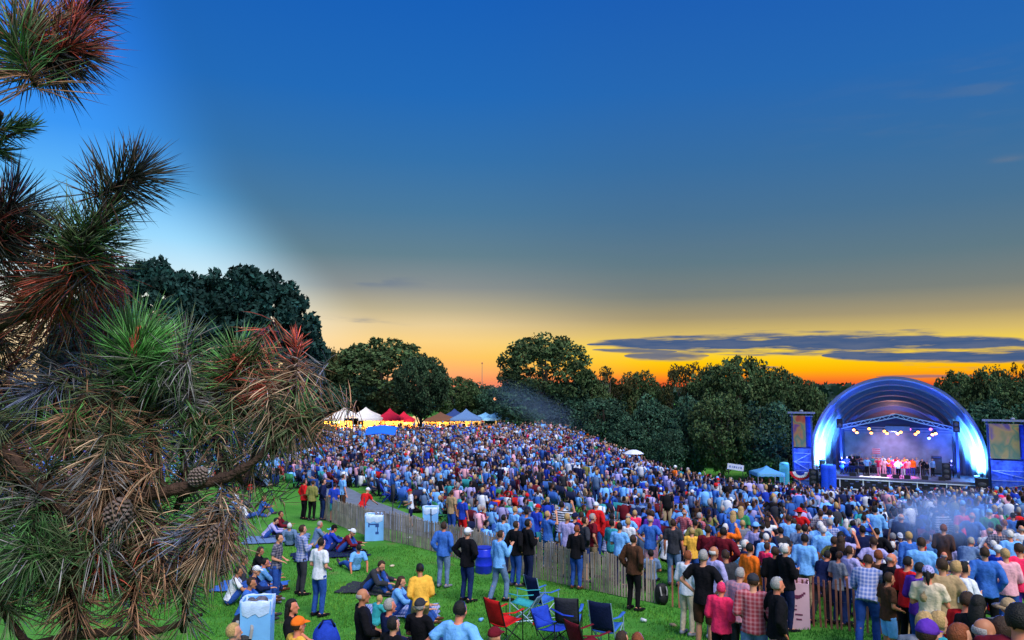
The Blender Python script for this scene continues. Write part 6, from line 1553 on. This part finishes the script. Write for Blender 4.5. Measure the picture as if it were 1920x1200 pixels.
# tufts: px, py, distance, direction on the picture (deg, 0 right 90 up), towards viewer, length, count, colours, droop, spread, branch
TU = [
 (130, 90, 2.0, 20, .2, .125, 300, [RED*.6, BROWN, DARK], .1, 88, 'top'), (60, 40, 2.05, 80, .2, .13, 260, [BROWN, RED*.7, OLIVE], .2, 80, 'top'), (150, 40, 2.1, 50, .1, .12, 240, [RED*.8, BROWN*.7], .1, 80, 'top'), (20, 70, 1.95, 110, .3, .13, 260, [OLIVE, GREEN, BROWN], .3, 85, 'top'),
 (100, 120, 2.0, -50, .1, .14, 130, [DARK, BLUE*.4], .3, 42, 'top'), (150, 100, 2.0, -25, .1, .13, 110, [DARK, RED*.3], .2, 38, 'top'), (180, 10, 2.1, 30, .0, .10, 140, [DARK, RED*.4], .1, 60, 'top'),
 (30, 238, 2.3, 15, .1, .07, 150, [GREEN*.5, DARK], 0, 60, 'top'), (62, 236, 2.3, 30, .1, .05, 90, [GREEN*.6], 0, 60, 'top'), (5, 285, 2.3, -10, .1, .07, 130, [GREEN*.4, DARK], 0, 60, 'top'),
 (256, 326, 1.93, 40, -.05, .125, 360, [DARK, DARK*1.3, BROWN*.3], .02, 84, 'up'), (196, 400, 1.95, 60, .1, .125, 200, [OLIVE, GREEN, DARK], .1, 70, 'up'),
 (158, 446, 1.97, 75, .15, .14, 320, [OLIVE, GREEN*.8, DARK], .1, 92, 'up'), (150, 455, 1.98, 10, .1, .15, 200, [OLIVE, DARK], .05, 60, 'up'),
 (25, 385, 2.05, 60, .2, .14, 380, [DARK, RED*.3, BROWN*.5], .1, 95, 'left'), (10, 450, 2.05, 10, .2, .15, 260, [DARK, OLIVE*.5, RED*.3], .2, 80, 'left'), (60, 430, 2.1, 30, .1, .13, 180, [OLIVE, DARK], .1, 70, 'left'),
 (150, 500, 2.0, -35, .2, .13, 200, [RED, BROWN], .5, 50, 'up'), (125, 520, 2.0, 200, .2, .15, 220, [RED*.8, BROWN, DARK], .3, 60, 'up'), (60, 580, 2.1, 190, .2, .15, 200, [RED*.7, BROWN], .2, 70, 'up'), (100, 560, 2.05, -70, .1, .13, 160, [RED, OLIVE], .5, 60, 'up'), (30, 520, 2.15, 150, .1, .14, 160, [RED*.6, BROWN], .2, 80, 'up'), (210, 520, 2.05, -60, .1, .10, 120, [RED*1.2, RED], .4, 35, 'up'),
 (250, 640, 2.0, 95, .25, .155, 260, [GREEN, BRIGHT, GREEN*.7], .0, 62, 'mid'), (266, 655, 2.0, 60, .2, .14, 160, [BRIGHT, GREEN], .02, 45, 'mid'), (266, 680, 2.0, 180, .3, .14, 200, [OLIVE, GREEN*.8, GREY], .5, 80, 'mid'), (290, 700, 2.02, -70, .3, .145, 260, [GREY, BROWN, OLIVE], .8, 75, 'mid'), (330, 720, 2.05, -40, .3, .14, 220, [OLIVE, BROWN, GREY], .7, 75, 'right'),
 (350, 640, 2.1, 80, .1, .11, 160, [OLIVE, GREEN, GREY], .1, 80, 'right'),
 (446, 672, 2.05, 80, .2, .135, 300, [GREEN, BRIGHT, OLIVE], .0, 80, 'right'), (470, 680, 2.05, 30, .2, .12, 160, [OLIVE, GREEN], .1, 60, 'right'), (448, 700, 2.05, 250, .2, .12, 180, [RED*.9, BROWN, RED], .5, 60, 'right'), (500, 730, 2.0, 205, .2, .14, 240, [RED*.8, BROWN, GREY], .4, 45, 'tip'), (420, 770, 2.1, -80, .2, .15, 200, [BROWN, GREY, TAN], .7, 70, 'tip'),
 (556, 640, 1.97, 88, .1, .055, 110, [RED*1.2, BROWN], .0, 62, 'tip'), (505, 770, 2.0, -70, .2, .13, 140, [GREY, BROWN], .6, 60, 'tip'),
 (566, 770, 1.9, 55, .2, .115, 230, [BRIGHT, GREEN, OLIVE], .0, 75, 'main'), (545, 795, 1.9, 190, .2, .12, 160, [OLIVE, BROWN], .4, 70, 'main'), (550, 805, 1.9, -90, .2, .16, 230, [TAN, OLIVE, BROWN], .9, 58, 'main'), (575, 800, 1.88, -40, .2, .13, 130, [BROWN, OLIVE], .6, 50, 'main'), (520, 840, 1.9, -80, .2, .15, 150, [OLIVE, TAN], .9, 60, 'main'),
 (378, 790, 2.0, 75, .2, .10, 220, [GREEN, BRIGHT, OLIVE], .05, 80, 'right'), (360, 810, 2.0, -90, .3, .13, 220, [OLIVE, GREY, GREEN*.7], .7, 75, 'right'), (125, 795, 2.0, 80, .3, .10, 200, [BRIGHT*1.1, GREEN, OLIVE], .05, 85, 'mid'), (215, 800, 1.98, 80, .3, .11, 240, [OLIVE, GREEN, BROWN], .1, 88, 'mid'), (210, 830, 1.98, -80, .3, .14, 240, [OLIVE, BROWN, GREY], .8, 75, 'mid'), (120, 820, 2.0, -110, .3, .14, 200, [BROWN, OLIVE], .7, 75, 'mid'),
 (430, 800, 2.0, -90, .3, .12, 160, [GREEN*.7, OLIVE, BROWN], .6, 75, 'right'), (300, 850, 2.0, -60, .3, .12, 160, [OLIVE, BROWN], .6, 80, 'main'),
 (60, 740, 2.1, 200, .2, .14, 240, [BLUE, GREY, BROWN], .5, 90, 'mid'), (120, 720, 2.1, -60, .2, .14, 220, [BLUE, GREY, RED*.6], .7, 80, 'mid'), (20, 690, 2.2, 30, .2, .14, 160, [BROWN, RED*.8, GREY], .5, 80, 'mid'), (180, 740, 2.1, -90, .3, .14, 200, [GREY, BLUE, BROWN], .8, 75, 'mid'),
 (30, 850, 2.05, -10, .2, .15, 240, [BROWN*.6, DARK, OLIVE], .3, 60, 'dark'), (90, 930, 2.0, -40, .2, .13, 180, [BROWN*.7, OLIVE], .5, 60, 'dark'), (0, 790, 2.05, -20, .3, .14, 200, [OLIVE, BROWN], .4, 80, 'dark'), (100, 870, 2.0, 60, .2, .13, 220, [OLIVE, BROWN, GREEN*.6], .2, 85, 'dark'),
 (185, 915, 2.0, 95, .3, .10, 240, [BROWN, TAN, RED*.6], .0, 80, 'main'), (180, 940, 1.98, 200, .3, .13, 200, [TAN, BROWN], .4, 70, 'main'), (200, 950, 1.97, -75, .3, .17, 320, [BROWN, GREY, TAN], .9, 62, 'main'), (240, 960, 1.97, -55, .3, .16, 260, [TAN, BROWN, OLIVE], .9, 55, 'main'), (270, 930, 2.0, -70, .2, .14, 180, [OLIVE, BROWN], .8, 65, 'main'), (350, 915, 2.0, -80, .2, .10, 120, [OLIVE, GREY], .8, 60, 'main'), (350, 890, 2.0, 70, .2, .10, 150, [OLIVE, GREEN*.7], .2, 80, 'main'), (430, 880, 2.0, -60, .2, .13, 160, [OLIVE, TAN, BROWN], .8, 70, 'main'), (440, 860, 2.0, 130, .2, .10, 140, [OLIVE, BROWN], .2, 80, 'main'),
 (395, 1035, 1.96, -85, .3, .17, 300, [TAN, BROWN, TAN], .9, 48, 'low'), (370, 1050, 1.96, -110, .3, .16, 220, [TAN, BROWN, GREY], .9, 50, 'low'), (330, 1020, 1.98, 230, .3, .12, 220, [BLUE, GREY], .7, 70, 'low'), (400, 1010, 1.96, 30, .2, .08, 110, [BROWN, OLIVE], .1, 70, 'low'), (430, 1030, 1.97, -50, .2, .13, 160, [TAN, OLIVE], .8, 50, 'low'),
 (55, 1020, 2.0, 95, .4, .09, 180, [BRIGHT, GREEN], .0, 75, 'low'), (57, 1040, 1.95, 180, .4, .16, 240, [GREEN, OLIVE, GREY], .5, 90, 'low'), (60, 1050, 1.95, -60, .4, .17, 340, [OLIVE, GREEN*.7, GREY], .8, 80, 'low'), (70, 1045, 1.95, 10, .4, .15, 220, [GREEN, OLIVE], .4, 80, 'low'),
 (190, 1080, 2.0, -70, .3, .14, 260, [RED*.6, BROWN, TAN], .7, 85, 'low'), (260, 1090, 2.0, -90, .3, .15, 280, [BROWN, RED*.5, OLIVE], .8, 80, 'low'), (150, 1060, 2.0, 60, .2, .12, 160, [OLIVE, TAN], .3, 85, 'low'), (250, 1050, 2.05, 80, .2, .12, 160, [OLIVE, GREY], .4, 85, 'low'), (320, 1100, 2.0, -90, .3, .14, 200, [BROWN, TAN], .9, 70, 'low'), (120, 1120, 2.0, -90, .3, .14, 240, [BROWN, OLIVE, GREY], .8, 85, 'low'),
 (20, 1150, 2.0, -60, .3, .14, 240, [OLIVE, BROWN], .7, 85, 'bottom'), (150, 1170, 1.98, -90, .3, .13, 220, [BROWN*.8, OLIVE], .8, 90, 'bottom'), (250, 1180, 1.98, -80, .3, .12, 200, [BROWN, OLIVE*.8], .8, 90, 'bottom'), (350, 1170, 1.98, -80, .3, .11, 160, [OLIVE, BROWN], .8, 85, 'bottom'),
 (20, 900, 2.1, 30, .2, .13, 180, [OLIVE, BROWN], .4, 80, 'dark'), (10, 640, 2.2, -30, .2, .14, 140, [BROWN, OLIVE], .4, 70, 'up'), (180, 600, 2.15, -90, .2, .12, 120, [RED*.7, GREY], .8, 60, 'up'), (120, 640, 2.2, -80, .2, .14, 140, [OLIVE, RED*.6], .8, 60, 'mid'), (300, 780, 2.1, -100, .2, .13, 160, [OLIVE, TAN], .8, 75, 'right'), (470, 900, 2.0, -100, .2, .12, 90, [TAN, OLIVE], .8, 60, 'main'), (60, 1000, 2.1, 120, .2, .13, 160, [BROWN, OLIVE], .4, 85, 'low'), (290, 1000, 2.05, -90, .2, .13, 160, [BROWN, OLIVE, GREY], .8, 75, 'main'), (130, 1010, 2.05, -100, .2, .13, 160, [OLIVE, BROWN], .8, 80, 'main'),
]
fills = []
for k in range(14):        # older, half hidden tufts deeper in the crown
    px = rnd.uniform(-40, 430); py = rnd.uniform(620, 1200)
    if px > 250 and 900 < py < 1000: continue
    if px > 330 and (py < 740 or py > 1130): continue
    fills.append((px, py, rnd.uniform(2.15, 2.7), rnd.uniform(-130, 90), .1, rnd.uniform(.11, .15), rnd.randint(60, 120), rnd.choice([[OLIVE, BROWN, GREY], [GREEN*.6, OLIVE], [BROWN, TAN, RED*.5], [BLUE, GREY, OLIVE], [DARK, OLIVE]]), rnd.uniform(.2, .8), rnd.uniform(60, 90), rnd.choice(['mid', 'low', 'main', 'dark', 'bottom'])))
per = {k: [] for k in BR}
for i, (px, py, D, ang, tow, L, n, cols, dr, spr, br) in enumerate(TU+fills):
    c = W(px, py, D)-po; right = Vector((1, 0, 0)); up = Vector((0, -sp, cp)); fwd = Vector((0, cp, sp))
    a = R(ang); ax = right*math.cos(a)+up*math.sin(a)-fwd*tow; low = py > 680
    if dr > .65 and -125 < ang < -45: L *= .82; spr += 10
    ax = ax.normalized()+Vector((rnd.gauss(0, .16), rnd.gauss(0, .16), rnd.gauss(0, .16)))
    V, Q, C = tuft(c, ax, L*(.82 if low else .97), int(n*(.86 if low else .95)), [np.array(q)*1.4 for q in cols], dr, spr+(14 if low else 0), 100+i, .17 if low else .11); per[br].append((V, Q, C))
    b, sm = bw[br]
    q = min(sm, key=lambda s: (s-c).length)
    if (q-c).length < .7:
        mid = q.lerp(c, .5)+Vector((0, 0, -.02)); axn = ax.normalized()
        mb = MB(); mb.tube([q, mid, c-axn*.10, c-axn*.02], [.009, .008, .007, .004], n=6); link('twig', mb.mesh('twig', True), twigm, b)
for br, L_ in per.items():
    V = []; Q = []; C = []; o = 0
    for v, q, c in L_: V.append(v); Q.append(q+o); C.append(c); o += len(v)
    if V: link('needles', np_mesh('needles', np.concatenate(V), np.concatenate(Q), np.concatenate(C)), needm, bw[br][0])
# cones and buds
def cone(px, py, D, r, ang, br):
    mb = MB(); c = W(px, py, D)-po; rot = Matrix.Rotation(R(ang), 3, 'Y')
    for k in range(9):
        t = k/8; rr = r*math.sin(math.pi*(.15+.75*t))**.8; m = 9
        for i in range(m):
            a = 2*math.pi*(i+.5*(k % 2))/m; p = Vector((math.cos(a)*rr, math.sin(a)*rr, (t-.5)*r*2.3)); mb.ell(c+rot @ p, (r*.26, r*.26, r*.13), rot @ Matrix.Rotation(a, 3, 'Z'), 6, 4)
    mb.ell(c, (r*.6, r*.6, r*.95), rot, 10, 8); link('pine_cone', mb.mesh('pine_cone', True), conem, bw[br][0])
cone(401, 1006, 1.93, .022, 30, 'low'); cone(222, 962, 1.93, .026, 20, 'main'); cone(372, 893, 1.92, .018, 40, 'main'); cone(415, 1060, 1.95, .018, 160, 'low')
budm = mat('bud_red', (.34, .05, .03), rough=.7)
for (px, py, D, br, s) in ((250, 640, 1.98, 'mid', 1), (125, 522, 1.97, 'up', .9), (445, 690, 2.03, 'right', .8)):
    mb = MB(); c = W(px, py, D)-po
    for k in range(5): mb.ell(c+Vector((rnd.uniform(-.008, .008), rnd.uniform(-.006, .006), (k-2)*.012)), (.008*s, .008*s, .016*s), Matrix.Rotation(rnd.uniform(-.4, .4), 3, 'Y'), 8, 6)
    link('bud', mb.mesh('bud', True), budm, bw[br][0])

# smoke drifting over the slope
def volume(name, mb, dens, col, label, emis=0, aniso=0):
    m = bpy.data.materials.new(name); m.use_nodes = True; N = m.node_tree.nodes; L = m.node_tree.links; N.remove(N['Principled BSDF'])
    v = N.new('ShaderNodeVolumePrincipled'); v.inputs['Color'].default_value = (*col, 1); v.inputs['Anisotropy'].default_value = aniso
    tc = N.new('ShaderNodeTexCoord'); nz = N.new('ShaderNodeTexNoise'); nz.inputs['Scale'].default_value = 1.0; nz.inputs['Detail'].default_value = 2; L.new(tc.outputs['Generated'], nz.inputs['Vector'])
    sx = N.new('ShaderNodeSeparateXYZ'); L.new(tc.outputs['Generated'], sx.inputs[0])
    # soft edges: density falls to nothing towards the faces of the box
    def M(op, a, b=None):
        n = N.new('ShaderNodeMath'); n.operation = op
        for i, q in enumerate((a, b)):
            if q is None: continue
            if isinstance(q, (int, float)): n.inputs[i].default_value = q
            else: L.new(q, n.inputs[i])
        return n.outputs[0]
    d = None
    for s in sx.outputs[:3]:
        k = M('MULTIPLY', M('MULTIPLY', s, M('SUBTRACT', 1.0, s)), 4.0); k = M('MULTIPLY', k, k); d = k if d is None else M('MULTIPLY', d, k)
    r = M('MULTIPLY', M('MULTIPLY', d, nz.outputs['Fac']), dens); L.new(r, v.inputs['Density']); L.new(v.outputs[0], N['Material Output'].inputs['Volume'])
    m.cycles.volume_step_rate = 4
    return m
def smoke(px0, py0, px1, py1, Y, rad, dens, label, depth=10):
    a = at_depth(px0, py0, Y); b = at_depth(px1, py1, Y); L_ = (b-a).length; ang = math.atan2(b.z-a.z, b.x-a.x)
    mb = MB(); mb.ell((0, 0, 0), (L_*.62, depth/2, rad), None, 24, 14)
    o = link('smoke', mb.mesh('smoke'), volume('smoke_air', mb, dens, (.4, .62, 1), ''), None, (a+b)/2, (0, -ang, 0)); tag(o, label, 'smoke', kind='stuff')
smoke(925, 725, 1110, 815, 93, 2.4, .085, 'blue smoke drifting down from the far trees over the upper crowd')
smoke(1690, 985, 1870, 958, 21, .85, 1.7, 'thin blue smoke hanging over the crowd at the right', 3)

# ------------------------------------------------------------------ camera and view
cam = bpy.data.cameras.new('camera'); cam.sensor_width = 36; cam.lens = 36*F/1920; cam.clip_start = .05; cam.clip_end = 4000
co = link('camera', cam); co.location = (0, 0, CZ); co.rotation_euler = (math.pi/2+PITCH, 0, 0); scene.camera = co
scene.view_settings.view_transform = 'Standard'; scene.view_settings.look = 'None'; scene.view_settings.gamma = 1; scene.view_settings.exposure = 0; scene.view_settings.use_curve_mapping = False
scene.cycles.max_bounces = 6; scene.cycles.volume_max_steps = 64; scene.cycles.volume_bounces = 1
